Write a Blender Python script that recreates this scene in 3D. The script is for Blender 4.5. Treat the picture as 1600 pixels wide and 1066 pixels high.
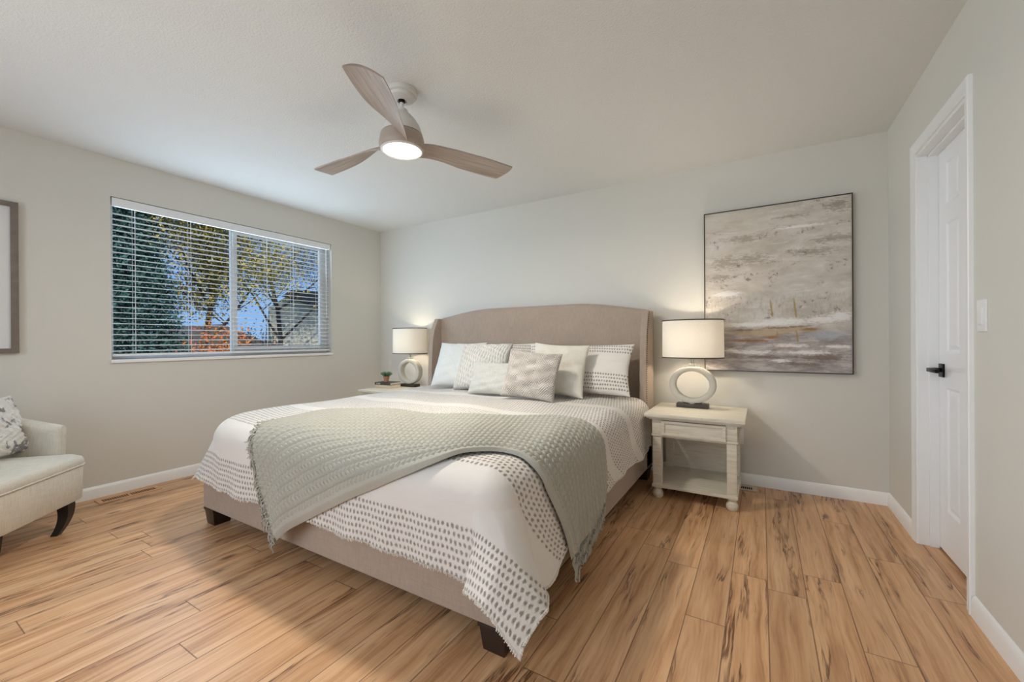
import bpy, bmesh, math, random
import numpy as np
from mathutils import Vector, Matrix, Euler

for o in list(bpy.data.objects): bpy.data.objects.remove(o, do_unlink=True)
S = bpy.context.scene
C = S.collection
PI = math.pi
R = math.radians

# ------------------------------------------------------------------ camera
cam_d = bpy.data.cameras.new('camera'); cam = bpy.data.objects.new('camera', cam_d); C.objects.link(cam)
S.camera = cam
cam_d.sensor_fit = 'HORIZONTAL'; cam_d.sensor_width = 36.0; cam_d.lens = 649.477/1600*36
cam_d.clip_start = .02; cam_d.clip_end = 300
_yaw, _pitch, _roll = R(30.94148704), R(-0.08483654), R(-0.38165219)
_r = Vector((math.cos(_yaw), math.sin(_yaw), 0)); _f0 = Vector((-math.sin(_yaw), math.cos(_yaw), 0)); _u0 = Vector((0, 0, 1))
_f = _f0*math.cos(_pitch)+_u0*math.sin(_pitch); _u = -_f0*math.sin(_pitch)+_u0*math.cos(_pitch)
_rr = _r*math.cos(_roll)+_u*math.sin(_roll); _uu = -_r*math.sin(_roll)+_u*math.cos(_roll)
_m = Matrix((_rr, _uu, -_f)).transposed().to_4x4(); _m.translation = Vector((0, 0, 1.0929))
cam.matrix_world = _m

# ------------------------------------------------------------------ world, sun, exposure
S.view_settings.view_transform = 'Standard'; S.view_settings.look = 'None'
S.view_settings.gamma = 1; S.view_settings.use_curve_mapping = False
S.view_settings.exposure = 0.24
W = bpy.data.worlds.new('sky'); S.world = W; W.use_nodes = True
nt = W.node_tree; nt.nodes.clear()
wo = nt.nodes.new('ShaderNodeOutputWorld'); bg = nt.nodes.new('ShaderNodeBackground'); bg.inputs[1].default_value = 1.0
tc = nt.nodes.new('ShaderNodeTexCoord'); sp = nt.nodes.new('ShaderNodeSeparateXYZ'); cr = nt.nodes.new('ShaderNodeValToRGB')
cr.color_ramp.elements[0].position = 0.0; cr.color_ramp.elements[0].color = (.27, .47, .80, 1)
cr.color_ramp.elements[1].position = .55; cr.color_ramp.elements[1].color = (.07, .21, .62, 1)
nt.links.new(tc.outputs['Generated'], sp.inputs[0]); nt.links.new(sp.outputs[2], cr.inputs[0])
nt.links.new(cr.outputs[0], bg.inputs[0]); nt.links.new(bg.outputs[0], wo.inputs[0])

def light(name, kind, loc, energy, color=(1, 1, 1), rot=(0, 0, 0), parent=None, **kw):
    l = bpy.data.lights.new(name, kind); l.energy = energy; l.color = color
    for k, v in kw.items(): setattr(l, k, v)
    o = bpy.data.objects.new(name, l); C.objects.link(o); o.location = loc; o.rotation_euler = rot
    if parent: o.parent = parent
    return o
light('sun', 'SUN', (0, 0, 20), 4.2, (1, .95, .86), (R(52), 0, R(62)), angle=R(.6))
# fill light added behind the camera, then area lamps for daylight at window_1
light('rear_fill_light', 'AREA', (-1.9, -1.66, 1.45), 46, (.86, .935, 1), (R(94), 0, R(-34)), shape='RECTANGLE', size=2.6, size_y=1.5)
light('daylight_outside_window', 'AREA', (-4.24, 1.99, 1.56), 3.5, (.80, .90, 1), (0, R(-90), 0), shape='RECTANGLE', size=1.15, size_y=1.75)
light('daylight_window', 'AREA', (-4.034, 1.99, 1.56), 17, (.60, .80, 1), (0, R(-93), 0), shape='RECTANGLE', size=1.15, size_y=1.75)

# ------------------------------------------------------------------ material helpers
class NT:
    def __init__(s, name):
        s.m = bpy.data.materials.new(name); s.m.use_nodes = True; s.t = s.m.node_tree; s.t.nodes.clear()
        s.out = s.t.nodes.new('ShaderNodeOutputMaterial')
    def n(s, typ, **kw):
        x = s.t.nodes.new(typ)
        for k, v in kw.items(): setattr(x, k, v)
        return x
    def l(s, a, b): s.t.links.new(a, b)
    def put(s, inp, v):
        if isinstance(v, (int, float)): inp.default_value = v
        elif isinstance(v, (tuple, list)): inp.default_value = tuple(v) if len(v) == 4 or inp.type == 'VECTOR' else tuple(v)+(1,)
        else: s.l(v, inp)
    def math(s, op, a, b=None, c=None, clamp=False):
        x = s.n('ShaderNodeMath', operation=op, use_clamp=clamp)
        s.put(x.inputs[0], a)
        if b is not None: s.put(x.inputs[1], b)
        if c is not None: s.put(x.inputs[2], c)
        return x.outputs[0]
    def mix(s, f, a, b, blend='MIX'):
        x = s.n('ShaderNodeMix', data_type='RGBA', blend_type=blend)
        s.put(x.inputs[0], f); s.put(x.inputs[6], a); s.put(x.inputs[7], b)
        return x.outputs[2]
    def coord(s, which='Object'): return s.n('ShaderNodeTexCoord').outputs[which]
    def map(s, v, scale=(1, 1, 1), loc=(0, 0, 0)):
        x = s.n('ShaderNodeMapping'); s.l(v, x.inputs[0]); x.inputs['Scale'].default_value = scale; x.inputs['Location'].default_value = loc
        return x.outputs[0]
    def noise(s, v, scale=5, detail=3, rough=.5, dist=0):
        x = s.n('ShaderNodeTexNoise'); s.l(v, x.inputs['Vector']); x.inputs['Scale'].default_value = scale
        x.inputs['Detail'].default_value = detail; x.inputs['Roughness'].default_value = rough; x.inputs['Distortion'].default_value = dist
        return x.outputs[0]
    def sep(s, v):
        x = s.n('ShaderNodeSeparateXYZ'); s.l(v, x.inputs[0]); return x.outputs
    def comb(s, a, b, c):
        x = s.n('ShaderNodeCombineXYZ')
        for i, q in enumerate((a, b, c)): s.put(x.inputs[i], q)
        return x.outputs[0]
    def ramp(s, f, *stops):
        x = s.n('ShaderNodeValToRGB'); s.put(x.inputs[0], f); e = x.color_ramp.elements
        e[0].position, e[0].color = stops[0][0], tuple(stops[0][1])+(1,)
        e[1].position, e[1].color = stops[-1][0], tuple(stops[-1][1])+(1,)
        for p, c in stops[1:-1]:
            q = e.new(p); q.color = tuple(c)+(1,)
        return x.outputs[0]
    def step(s, v, a, b):
        x = s.n('ShaderNodeMapRange', interpolation_type='SMOOTHSTEP'); s.put(x.inputs[0], v)
        x.inputs[1].default_value = a; x.inputs[2].default_value = b; return x.outputs[0]
    def bump(s, h, strength=.3, dist=.01, normal=None):
        x = s.n('ShaderNodeBump'); x.inputs['Strength'].default_value = strength; x.inputs['Distance'].default_value = dist
        s.put(x.inputs['Height'], h)
        if normal is not None: s.l(normal, x.inputs['Normal'])
        return x.outputs[0]
    def bsdf(s, color, rough=.6, normal=None, **kw):
        b = s.n('ShaderNodeBsdfPrincipled'); s.put(b.inputs['Base Color'], color); s.put(b.inputs['Roughness'], rough)
        for k, v in kw.items(): s.put(b.inputs[k.replace('_', ' ')], v)
        if normal is not None: s.l(normal, b.inputs['Normal'])
        s.l(b.outputs[0], s.out.inputs[0]); return b

def srgb(r, g, b):
    f = lambda c: (c/255/12.92) if c/255 <= .04045 else ((c/255+.055)/1.055)**2.4
    return (f(r), f(g), f(b))

def plain(name, col, rough=.5, noise=.04, scale=30, bump=0, bscale=200, bdist=.001, **kw):
    m = NT(name); v = m.coord()
    n = m.noise(v, scale, 3)
    c = m.mix(n, tuple(x*(1-noise) for x in col), tuple(min(1, x*(1+noise)) for x in col))
    nor = m.bump(m.noise(v, bscale, 2), bump, bdist) if bump else None
    m.bsdf(c, rough, nor, **kw); return m.m

def fabric(name, col, var=.12, weave=900, bump=.25, rough=.9, streak=True):
    m = NT(name); v = m.coord()
    a = m.noise(m.map(v, (1, 1, .06) if streak else (1, 1, 1)), weave*.35, 2)
    b = m.noise(m.map(v, (.06, .06, 1)), weave*.35, 2)
    big = m.noise(v, 6, 3)
    f = m.math('ADD', m.math('MULTIPLY', a, .5), m.math('ADD', m.math('MULTIPLY', b, .3), m.math('MULTIPLY', big, .2)))
    c = m.mix(m.step(f, .38, .62), tuple(x*(1-var) for x in col), tuple(min(1, x*(1+var)) for x in col))
    m.bsdf(c, rough, m.bump(f, bump, .0015), Sheen_Weight=.15)
    return m.m

WALLC = srgb(219, 216, 207)
def wall_mat(name, col, bump=.16, scale=90):
    m = NT(name); v = m.coord()
    n = m.noise(v, scale, 4, .6); big = m.noise(v, 1.2, 2)
    c = m.mix(big, tuple(x*.985 for x in col), col)
    m.bsdf(c, .75, m.bump(n, bump, .004)); return m.m
M = {}
M['wall'] = wall_mat('painted_wall', WALLC)
M['ceiling'] = wall_mat('ceiling_texture', srgb(228, 228, 224), 1.0, 100)
M['trim'] = plain('white_trim_paint', srgb(244, 244, 242), .35, .01)
M['door'] = plain('white_door_paint', srgb(246, 246, 246), .32, .01)
M['vinyl'] = plain('white_vinyl', srgb(238, 240, 240), .3, .01)
M['black'] = plain('black_metal', srgb(22, 21, 21), .35, .1, Metallic=.6)
M['blacktrim'] = plain('shade_trim', srgb(70, 58, 48), .6, .1)
M['switch'] = plain('switch_plastic', srgb(240, 240, 238), .3, .01)

def floor_mat():
    m = NT('wood_planks'); v = m.coord(); x, y, z = m.sep(v)
    W_, L_ = .1413, 1.22
    xr = m.math('DIVIDE', m.math('SUBTRACT', x, .019), W_); row = m.math('FLOOR', xr); fx = m.math('SUBTRACT', xr, row)
    wn = m.n('ShaderNodeTexWhiteNoise', noise_dimensions='1D'); m.l(row, wn.inputs['W'])
    yy = m.math('ADD', m.math('DIVIDE', y, L_), m.math('MULTIPLY', wn.outputs[0], 7.31)); col = m.math('FLOOR', yy); fy = m.math('SUBTRACT', yy, col)
    wn2 = m.n('ShaderNodeTexWhiteNoise', noise_dimensions='2D'); m.l(m.comb(row, col, 0), wn2.inputs['Vector'])
    rnd = wn2.outputs[0]
    off = m.math('MULTIPLY', rnd, 37.)
    wob = m.math('MULTIPLY', m.math('SUBTRACT', m.noise(m.comb(m.math('MULTIPLY', x, 3.0), m.math('MULTIPLY', y, 2.2), off), 1.6, 3), .5), .035)
    xw = m.math('ADD', x, wob)
    g = lambda sx, sy, sc, d, dist=0: m.noise(m.comb(m.math('MULTIPLY', xw, sx), m.math('MULTIPLY', y, sy), off), sc, d, .6, dist)
    fine = g(60, 2.2, 2.2, 4); mid = g(16, .8, 1.6, 4, .25); broad = g(6, .7, 1.2, 2); rid = g(9, .55, 1.3, 5, .5)
    base = m.ramp(mid, (.30, srgb(172, 122, 80)), (.44, srgb(208, 160, 116)), (.60, srgb(222, 178, 134)), (.8, srgb(234, 194, 150)))
    base = m.mix(m.math('MULTIPLY', m.step(fine, .45, .70), .30), base, srgb(160, 112, 74))
    base = m.mix(m.math('MULTIPLY', m.step(broad, .5, .75), .30), base, srgb(184, 132, 90))
    # dark mineral streaks and cracks along the grain
    crack = m.math('SUBTRACT', 1, m.step(m.math('ABSOLUTE', m.math('SUBTRACT', rid, .5)), .002, .020))
    cmask = m.step(g(4, 1.0, 1.7, 3), .44, .60)
    base = m.mix(m.math('MULTIPLY', m.math('MULTIPLY', crack, cmask), .9), base, srgb(78, 44, 22))
    soft = m.math('SUBTRACT', 1, m.step(m.math('ABSOLUTE', m.math('SUBTRACT', rid, .53)), .0, .08))
    base = m.mix(m.math('MULTIPLY', m.math('MULTIPLY', soft, cmask), .30), base, srgb(136, 88, 52))
    vo = m.n('ShaderNodeTexVoronoi'); m.l(m.comb(m.math('MULTIPLY', xw, 5.2), m.math('MULTIPLY', y, 2.1), off), vo.inputs['Vector']); vo.inputs['Scale'].default_value = 1
    knot = m.math('SUBTRACT', 1, m.step(vo.outputs[0], .03, .13))
    base = m.mix(m.math('MULTIPLY', knot, .75), base, srgb(84, 48, 26))
    # faint saw marks across
    saw = m.noise(m.comb(m.math('MULTIPLY', x, 3), m.math('MULTIPLY', y, 120), off), 1, 2)
    base = m.mix(m.math('MULTIPLY', m.step(saw, .6, .75), .12), base, srgb(226, 186, 146))
    tone = m.math('ADD', .90, m.math('MULTIPLY', rnd, .17))
    base = m.mix(1, base, m.comb(tone, tone, tone), 'MULTIPLY')
    ex = m.math('MINIMUM', fx, m.math('SUBTRACT', 1, fx)); ey = m.math('MINIMUM', fy, m.math('SUBTRACT', 1, fy))
    gap = m.math('MAXIMUM', m.math('SUBTRACT', 1, m.step(ex, .004, .022)), m.math('SUBTRACT', 1, m.step(ey, .0006, .0024)))
    base = m.mix(m.math('MULTIPLY', gap, .72), base, srgb(88, 52, 28))
    h = m.math('SUBTRACT', m.math('MULTIPLY', fine, .25), m.math('MULTIPLY', gap, 1.))
    m.bsdf(base, m.math('ADD', .30, m.math('MULTIPLY', fine, .16)), m.bump(h, .35, .0012), Specular_IOR_Level=.5)
    return m.m
M['floor'] = floor_mat()

# ------------------------------------------------------------------ geometry helpers
def tag(o, label=None, cat=None, group=None, kind=None):
    if label: o['label'] = label
    if cat: o['category'] = cat
    if group: o['group'] = group
    if kind: o['kind'] = kind
    return o
def empty(name, loc=(0, 0, 0), rz=0, **kw):
    o = bpy.data.objects.new(name, None); o.empty_display_size = .1; C.objects.link(o); o.location = loc; o.rotation_euler = (0, 0, rz)
    return tag(o, **kw)
def mesh_obj(name, me, mat=None, parent=None, loc=None, rot=None, smooth=True):
    o = bpy.data.objects.new(name, me); C.objects.link(o)
    if mat: me.materials.append(mat)
    if parent: o.parent = parent
    if loc is not None: o.location = loc
    if rot is not None: o.rotation_euler = rot
    if smooth:
        me.polygons.foreach_set('use_smooth', [True]*len(me.polygons))
    return o
class MB:
    def __init__(s): s.b = bmesh.new()
    def box(s, lo, hi, bev=0, seg=2, M_=None, taper=None):
        lo = Vector(lo); hi = Vector(hi); c = (lo+hi)/2; d = hi-lo
        t = bmesh.new(); bmesh.ops.create_cube(t, size=1)
        for v in t.verts:
            v.co = Vector((v.co.x*d.x, v.co.y*d.y, v.co.z*d.z))+c
            if taper and v.co.z < c.z:
                v.co.x = c.x+(v.co.x-c.x)*taper; v.co.y = c.y+(v.co.y-c.y)*taper
        if bev: bmesh.ops.bevel(t, geom=t.edges[:], offset=min(bev, min(d)*.49), segments=seg, profile=.7, affect='EDGES')
        s.add(t, M_); return s
    def add(s, t, M_=None):
        if M_ is not None: bmesh.ops.transform(t, matrix=M_, verts=t.verts)
        me = bpy.data.meshes.new('tmp'); t.to_mesh(me); s.b.from_mesh(me); bpy.data.meshes.remove(me); t.free()
    def lathe(s, prof, c=(0, 0, 0), n=48, sx=1, sy=1, M_=None):
        t = bmesh.new(); rings = []
        for r, z in prof:
            if r < 1e-6: rings.append([t.verts.new((c[0], c[1], c[2]+z))])
            else: rings.append([t.verts.new((c[0]+r*sx*math.cos(2*PI*i/n), c[1]+r*sy*math.sin(2*PI*i/n), c[2]+z)) for i in range(n)])
        for a, b in zip(rings, rings[1:]):
            for i in range(n):
                j = (i+1) % n
                q = [a[i % len(a)], a[j % len(a)], b[j % len(b)], b[i % len(b)]]
                u = []
                for v in q:
                    if v not in u: u.append(v)
                if len(u) > 2: t.faces.new(u)
        bmesh.ops.recalc_face_normals(t, faces=t.faces[:])
        s.add(t, M_); return s
    def tube(s, pts, r, n=8, closed=False, flat=1.0, cap=True):
        """r: number or list"""
        t = bmesh.new(); pts = [Vector(p) for p in pts]; N = len(pts); rs = r if isinstance(r, (list, tuple)) else [r]*N
        rings = []; ref = Vector((0, 0, 1))
        for i, p in enumerate(pts):
            a = pts[i-1] if (i > 0 or closed) else p; b = pts[(i+1) % N] if (i < N-1 or closed) else p
            d = (b-a)
            d = d.normalized() if d.length > 1e-9 else Vector((0, 0, 1))
            if i == 0:
                ref = Vector((0, 0, 1)) if abs(d.z) < .9 else Vector((1, 0, 0))
            x = (ref - d*ref.dot(d)).normalized(); y = d.cross(x); ref = x
            rings.append([t.verts.new(p+(x*math.cos(2*PI*k/n)+y*flat*math.sin(2*PI*k/n))*rs[i]) for k in range(n)])
        prs = list(zip(rings, rings[1:]))+([(rings[-1], rings[0])] if closed else [])
        for a, b in prs:
            for k in range(n): t.faces.new((a[k], a[(k+1) % n], b[(k+1) % n], b[k]))
        if not closed and cap:
            t.faces.new(rings[0][::-1]); t.faces.new(rings[-1])
        s.add(t); return s
    def prism(s, poly, z0, z1, axis='z', bev=0):
        """poly: list of 2-d points; extruded along axis from z0 to z1"""
        def P(a, b, c): return {'z': (a, b, c), 'x': (c, a, b), 'y': (a, c, b)}[axis]
        t = bmesh.new(); lo = [t.verts.new(P(a, b, z0)) for a, b in poly]; hi = [t.verts.new(P(a, b, z1)) for a, b in poly]
        t.faces.new(lo[::-1]); t.faces.new(hi)
        for i in range(len(poly)):
            j = (i+1) % len(poly); t.faces.new((lo[i], lo[j], hi[j], hi[i]))
        bmesh.ops.recalc_face_normals(t, faces=t.faces[:])
        if bev: bmesh.ops.bevel(t, geom=t.edges[:], offset=bev, segments=2, profile=.7, affect='EDGES')
        s.add(t); return s
    def build(s, name, mat, parent=None, loc=None, rot=None, smooth=True, angle=35):
        me = bpy.data.meshes.new(name); s.b.to_mesh(me); s.b.free()
        o = mesh_obj(name, me, mat, parent, loc, rot, smooth)
        if smooth: me.set_sharp_from_angle(angle=R(angle))
        return o
def grid_mesh(name, X, Y, Z, uv=None, wrap=False):
    """X, Y, Z: 2-d arrays -> quad mesh with an optional uv pair of arrays"""
    n, m = X.shape
    co = np.stack([X, Y, Z], -1).reshape(-1, 3).astype(np.float32)
    i = np.arange(n*m).reshape(n, m)
    if wrap: i = np.concatenate([i, i[:, :1]], 1)
    q = np.stack([i[:-1, :-1], i[:-1, 1:], i[1:, 1:], i[1:, :-1]], -1).reshape(-1, 4)
    me = bpy.data.meshes.new(name); me.vertices.add(n*m); me.vertices.foreach_set('co', co.ravel())
    me.loops.add(q.size); me.loops.foreach_set('vertex_index', q.ravel().astype(np.int32))
    me.polygons.add(len(q)); me.polygons.foreach_set('loop_start', np.arange(0, q.size, 4, dtype=np.int32))
    me.update(calc_edges=True)
    if uv is not None:
        L = me.uv_layers.new(name='UVMap'); U = np.stack([uv[0].ravel(), uv[1].ravel()], -1)[q.ravel()]
        L.data.foreach_set('uv', U.astype(np.float32).ravel())
    me.validate(); return me
def copy_tree(o, parent=None):
    c = o.copy(); C.objects.link(c); c.parent = parent
    for ch in [x for x in o.children]: copy_tree(ch, c)
    return c

# ------------------------------------------------------------------ the room
XL, XR, YB, YF, H = -4.036, .7135, 3.58, -1.6, 2.44
def struct(o, label=None): o['kind'] = 'structure'; return o
struct(MB().box((XL-.3, YF-.2, -.12), (XR+.9, YB+.2, 0)).build('floor', M['floor'], smooth=False))
struct(MB().box((XL-.2, YF-.2, H), (XR+.9, YB+.2, H+.15)).build('ceiling', M['ceiling'], smooth=False))
struct(MB().box((XL-.2, YB, 0), (XR+.9, YB+.15, H)).build('wall_back', M['wall'], smooth=False))
WY0, WY1, WZ0, WZ1 = 1.091, 2.893, .972, 2.159
wl = MB(); xa, xb = XL-.17, XL
wl.box((xa, YF, 0), (xb, WY0, H)).box((xa, WY1, 0), (xb, YB, H)).box((xa, WY0, 0), (xb, WY1, WZ0-.02)).box((xa, WY0, WZ1), (xb, WY1, H))
struct(wl.build('wall_left', M['wall'], smooth=False))
DY0, DY1, DZ = 2.37, 2.992, 2.065
wr = MB(); xa, xb = XR, XR+.14
wr.box((xa, YF, 0), (xb, DY0-.02, H)).box((xa, DY1+.02, 0), (xb, YB, H)).box((xa, DY0-.02, DZ+.01), (xb, DY1+.02, H))
struct(wr.build('wall_right', M['wall'], smooth=False))
struct(MB().box((XR+.14, DY0-.3, 0), (XR+.9, DY0-.25, H)).box((XR+.85, DY0-.25, 0), (XR+.9, YB, H)).build('wall_closet', M['wall'], smooth=False))
wf = MB(); fx0, fx1, fz0, fz1 = -3.2, -.6, .7, 2.2
wf.box((XL, YF-.15, 0), (fx0, YF, H)).box((fx1, YF-.15, 0), (XR, YF, H)).box((fx0, YF-.15, 0), (fx1, YF, fz0)).box((fx0, YF-.15, fz1), (fx1, YF, H))
struct(wf.build('wall_front', M['wall'], smooth=False))
w2 = MB()  # unseen window frame, added to go with the fill light behind the camera
for a, b in (((fx0, fz0), (fx1, fz0+.05)), ((fx0, fz1-.05), (fx1, fz1)), ((fx0, fz0), (fx0+.05, fz1)), ((fx1-.05, fz0), (fx1, fz1)), ((-1.93, fz0), (-1.87, fz1))):
    w2.box((a[0], YF-.1, a[1]), (b[0], YF-.05, b[1]), .004)
struct(w2.build('added_fill_window', M['vinyl']))

# baseboards: an ogee-topped board, profile (depth, height)
bp = [(0, 0), (.014, 0), (.014, .062), (.011, .068), (.009, .074), (.005, .080), (0, .083)]
struct(MB().prism([(YB-d, z) for d, z in bp], XL, XR, 'x').build('baseboard_back', M['trim'], angle=50))
struct(MB().prism([(XL+d, z) for d, z in bp], YF, YB-.012, 'y').build('baseboard_left', M['trim'], angle=50))
struct(MB().prism([(XR-d, z) for d, z in bp], DY1+.06, YB-.012, 'y').prism([(XR-d, z) for d, z in bp], YF, DY0-.052, 'y').build('baseboard_right', M['trim'], angle=50))

# door casing, jamb, door
def casing_prof(w): return [(0, 0), (.010, 0), (.011, .006), (.009, .012), (.012, .02), (.016, w-.012), (.016, w-.004), (.013, w), (0, w)]
cs = MB(); t_ = bmesh.new(); ci0, ci1, czt = DY0-.002, DY1+.004, DZ-.002
secs = []
for (yy, zz, dy, dz) in ((ci0, 0, -1, 0), (ci0, czt, -1, 1), (ci1, czt, 1, 1), (ci1, 0, 1, 0)):
    wN = .046 if dy < 0 else .062
    secs.append([t_.verts.new((XR-d, yy+dy*q*wN/.062, zz+dz*q)) for d, q in casing_prof(.062)])
for A, B in zip(secs, secs[1:]):
    for k in range(len(A)-1): t_.faces.new((A[k], A[k+1], B[k+1], B[k]))
bmesh.ops.recalc_face_normals(t_, faces=t_.faces[:]); cs.add(t_)
cs.build('trim_1', M['trim'], angle=40)['kind'] = 'structure'
jb = MB(); jx0, jx1 = XR-.003, XR+.14
jb.box((jx0, DY1-.0, 0), (jx1, DY1+.02, DZ), .002).box((jx0, DY0-.02, 0), (jx1, DY0, DZ), .002).box((jx0, DY0-.02, DZ-.018), (jx1, DY1+.02, DZ+.01), .002)
sx0, sx1 = .752, .790
jb.box((sx0, DY1-.012, 0), (sx1, DY1, DZ-.018), .003).box((sx0, DY0, 0), (sx1, DY0+.012, DZ-.018), .003).box((sx0, DY0, DZ-.030), (sx1, DY1, DZ-.018), .003)
jb.build('trim_2', M['trim'])['kind'] = 'structure'

def door_face():
    """six raised panels on a slab, as a height field facing -x"""
    y0, y1, z0, z1 = DY0+.004, DY1-.004, .012, DZ-.022
    ny, nz = 124, 400
    Yg, Zg = np.meshgrid(np.linspace(y0, y1, ny), np.linspace(z0, z1, nz))
    w = y1-y0; st = .105; ms = .09; pw = (w-2*st-ms)/2
    depth = np.zeros_like(Yg)
    for c0 in (y0+st, y0+st+pw+ms):
        for a, b in ((.225, .84), (1.02, 1.66), (1.755, 1.965)):
            d = np.minimum(np.minimum(Yg-c0, c0+pw-Yg), np.minimum(Zg-a, b-Zg))
            h = np.interp(d, [-.001, .0, .008, .014, .034, .04], [0, 0, .009, .009, .002, .002])
            depth = np.maximum(depth, np.where(d > 0, h, 0))
    X = .790+depth
    return grid_mesh('door_panel', X, Yg, Zg)
door = empty('door_1', (0, 0, 0)); door['kind'] = 'structure'
do = mesh_obj('door_panel', door_face(), M['door'], door)
MB().box((.8, DY0+.004, .012), (.828, DY1-.004, DZ-.022)).build('door_core', M['door'], door, smooth=False)
hd = MB().box((.781, 2.905, .892), (.790, 2.962, .960), .002)
hd.build('rosette', M['black'], door)
MB().tube([(.782, 2.934, .928), (.738, 2.934, .928)], .011, 16).box((.731, 2.815, .918), (.745, 2.946, .938), .004).build('door_handle', M['black'], door)

# light switch and outlet
sw = empty('light_switch', (XR, 2.24, 1.174), label='white rocker light switch plate on the wall beside the door casing', cat='light switch')
MB().box((-.007, -.037, -.06), (0, .037, .06), .004).build('cover_plate', M['switch'], sw)
MB().box((-.011, -.0165, -.033), (-.005, .0165, .033), .002).build('rocker', M['switch'], sw)
ot = empty('wall_outlet', (-.152, YB, .358), label='white wall outlet plate beside the right nightstand, low on the back wall', cat='outlet')
MB().box((-.036, -.007, -.058), (.036, 0, .058), .003).build('cover_plate', M['switch'], ot)
MB().box((-.017, -.010, -.045), (.017, -.004, -.008), .003).box((-.017, -.010, .008), (.017, -.004, .045), .003).build('socket_face', M['switch'], ot)

# ------------------------------------------------------------------ window
w1 = MB(); gx = -4.15   # frame plane
def fr(y0, y1, z0, z1, x0, x1, b=.003): w1.box((x0, y0, z0), (x1, y1, z1), b)
fx0_, fx1_ = -4.19, -4.125
fr(WY0, WY0+.035, WZ0, WZ1, fx0_, fx1_); fr(WY1-.045, WY1, WZ0, WZ1, fx0_, fx1_)
fr(WY0+.001, WY1-.001, WZ0+.001, WZ0+.034, fx0_+.001, fx1_-.0015); fr(WY0+.001, WY1-.001, WZ1-.034, WZ1-.001, fx0_+.001, fx1_-.0015)
struct(w1.build('window_1', M['vinyl'])); win = bpy.data.objects['window_1']
sash = MB()
sy0, sy1 = 1.925, WY1-.045
sash.box((-4.152, sy0, WZ0+.03), (-4.118, sy0+.052, WZ1-.03), .004).box((-4.152, sy1-.04, WZ0+.03), (-4.118, sy1, WZ1-.03), .004)
sash.box((-4.151, sy0+.001, WZ0+.031), (-4.1195, sy1-.001, WZ0+.085), .004).box((-4.151, sy0+.001, WZ1-.075), (-4.1195, sy1-.001, WZ1-.031), .004)
sash.build('sash', M['vinyl'], win)
def glass_mat():
    m = NT('window_glass'); t = m.n('ShaderNodeBsdfTransparent'); t.inputs[0].default_value = (.95, .97, .97, 1)
    g = m.n('ShaderNodeBsdfGlossy'); g.inputs['Roughness'].default_value = .02; fz = m.n('ShaderNodeFresnel'); fz.inputs[0].default_value = 1.45
    x = m.n('ShaderNodeMixShader'); m.l(m.math('MULTIPLY', fz.outputs[0], .12), x.inputs[0]); m.l(t.outputs[0], x.inputs[1]); m.l(g.outputs[0], x.inputs[2]); m.l(x.outputs[0], m.out.inputs[0])
    return m.m
M['glass'] = glass_mat()
MB().box((-4.172, WY0+.03, WZ0+.03), (-4.168, sy0+.03, WZ1-.03)).build('glass_pane', M['glass'], win, smooth=False)
MB().box((-4.137, sy0+.05, WZ0+.08), (-4.133, sy1-.035, WZ1-.07)).build('glass_pane', M['glass'], win, smooth=False)
MB().box((XL-.125, WY0, WZ0-.021), (XL+.016, WY1, WZ0), .004).box((XL, WY0-.006, WZ0-.024), (XL+.018, WY1+.006, WZ0), .004).build('trim_3', M['trim'])['kind'] = 'structure'

bl = empty('window_blind', (XL-.045, (WY0+WY1)/2, WZ0), label='white horizontal slat blind, lowered with its slats open across the window', cat='window blind')
BX, hw = 0.0, (WY1-WY0)/2-.008
VZ = WZ1-WZ0
MB().box((.018, -hw, VZ-.066), (.040, hw, VZ-.004), .005).build('valance', M['vinyl'], bl)
MB().box((-.03, -hw, VZ-.05), (.018, hw, VZ-.006), .002).build('headrail', M['vinyl'], bl)
sl = MB(); z = .062
zs = []
while z < VZ-.075:
    zs.append(z); z += .0405
for z in zs:
    cp = [(-.024, .0), (-.012, .0022), (0, .003), (.012, .0022), (.024, .0)]
    poly = [(a, z+b-.06*a) for a, b in cp]+[(a, z+b-.0024-.06*a) for a, b in cp[::-1]]
    sl.prism(poly, -hw, hw, 'y')
sl.build('slats', M['vinyl'], bl)
MB().box((-.025, -hw, .022), (.025, hw, .040), .006).build('bottom_rail', M['vinyl'], bl)
for yy in (-.76, -.40, -.08, .22, .48, .76):
    c = MB()
    for xx in (-.027, .027): c.tube([(xx, yy, .03), (xx, yy, VZ-.03)], .0012, 6)
    c.tube([(0, yy+.01, .03), (0, yy+.01, VZ-.03)], .001, 6)
    c.build('ladder_cord', M['vinyl'], bl)
MB().tube([(.035, hw-.05, VZ-.07), (.036, hw-.05, .38)], .003, 8).build('tilt_wand', M['vinyl'], bl)

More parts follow.
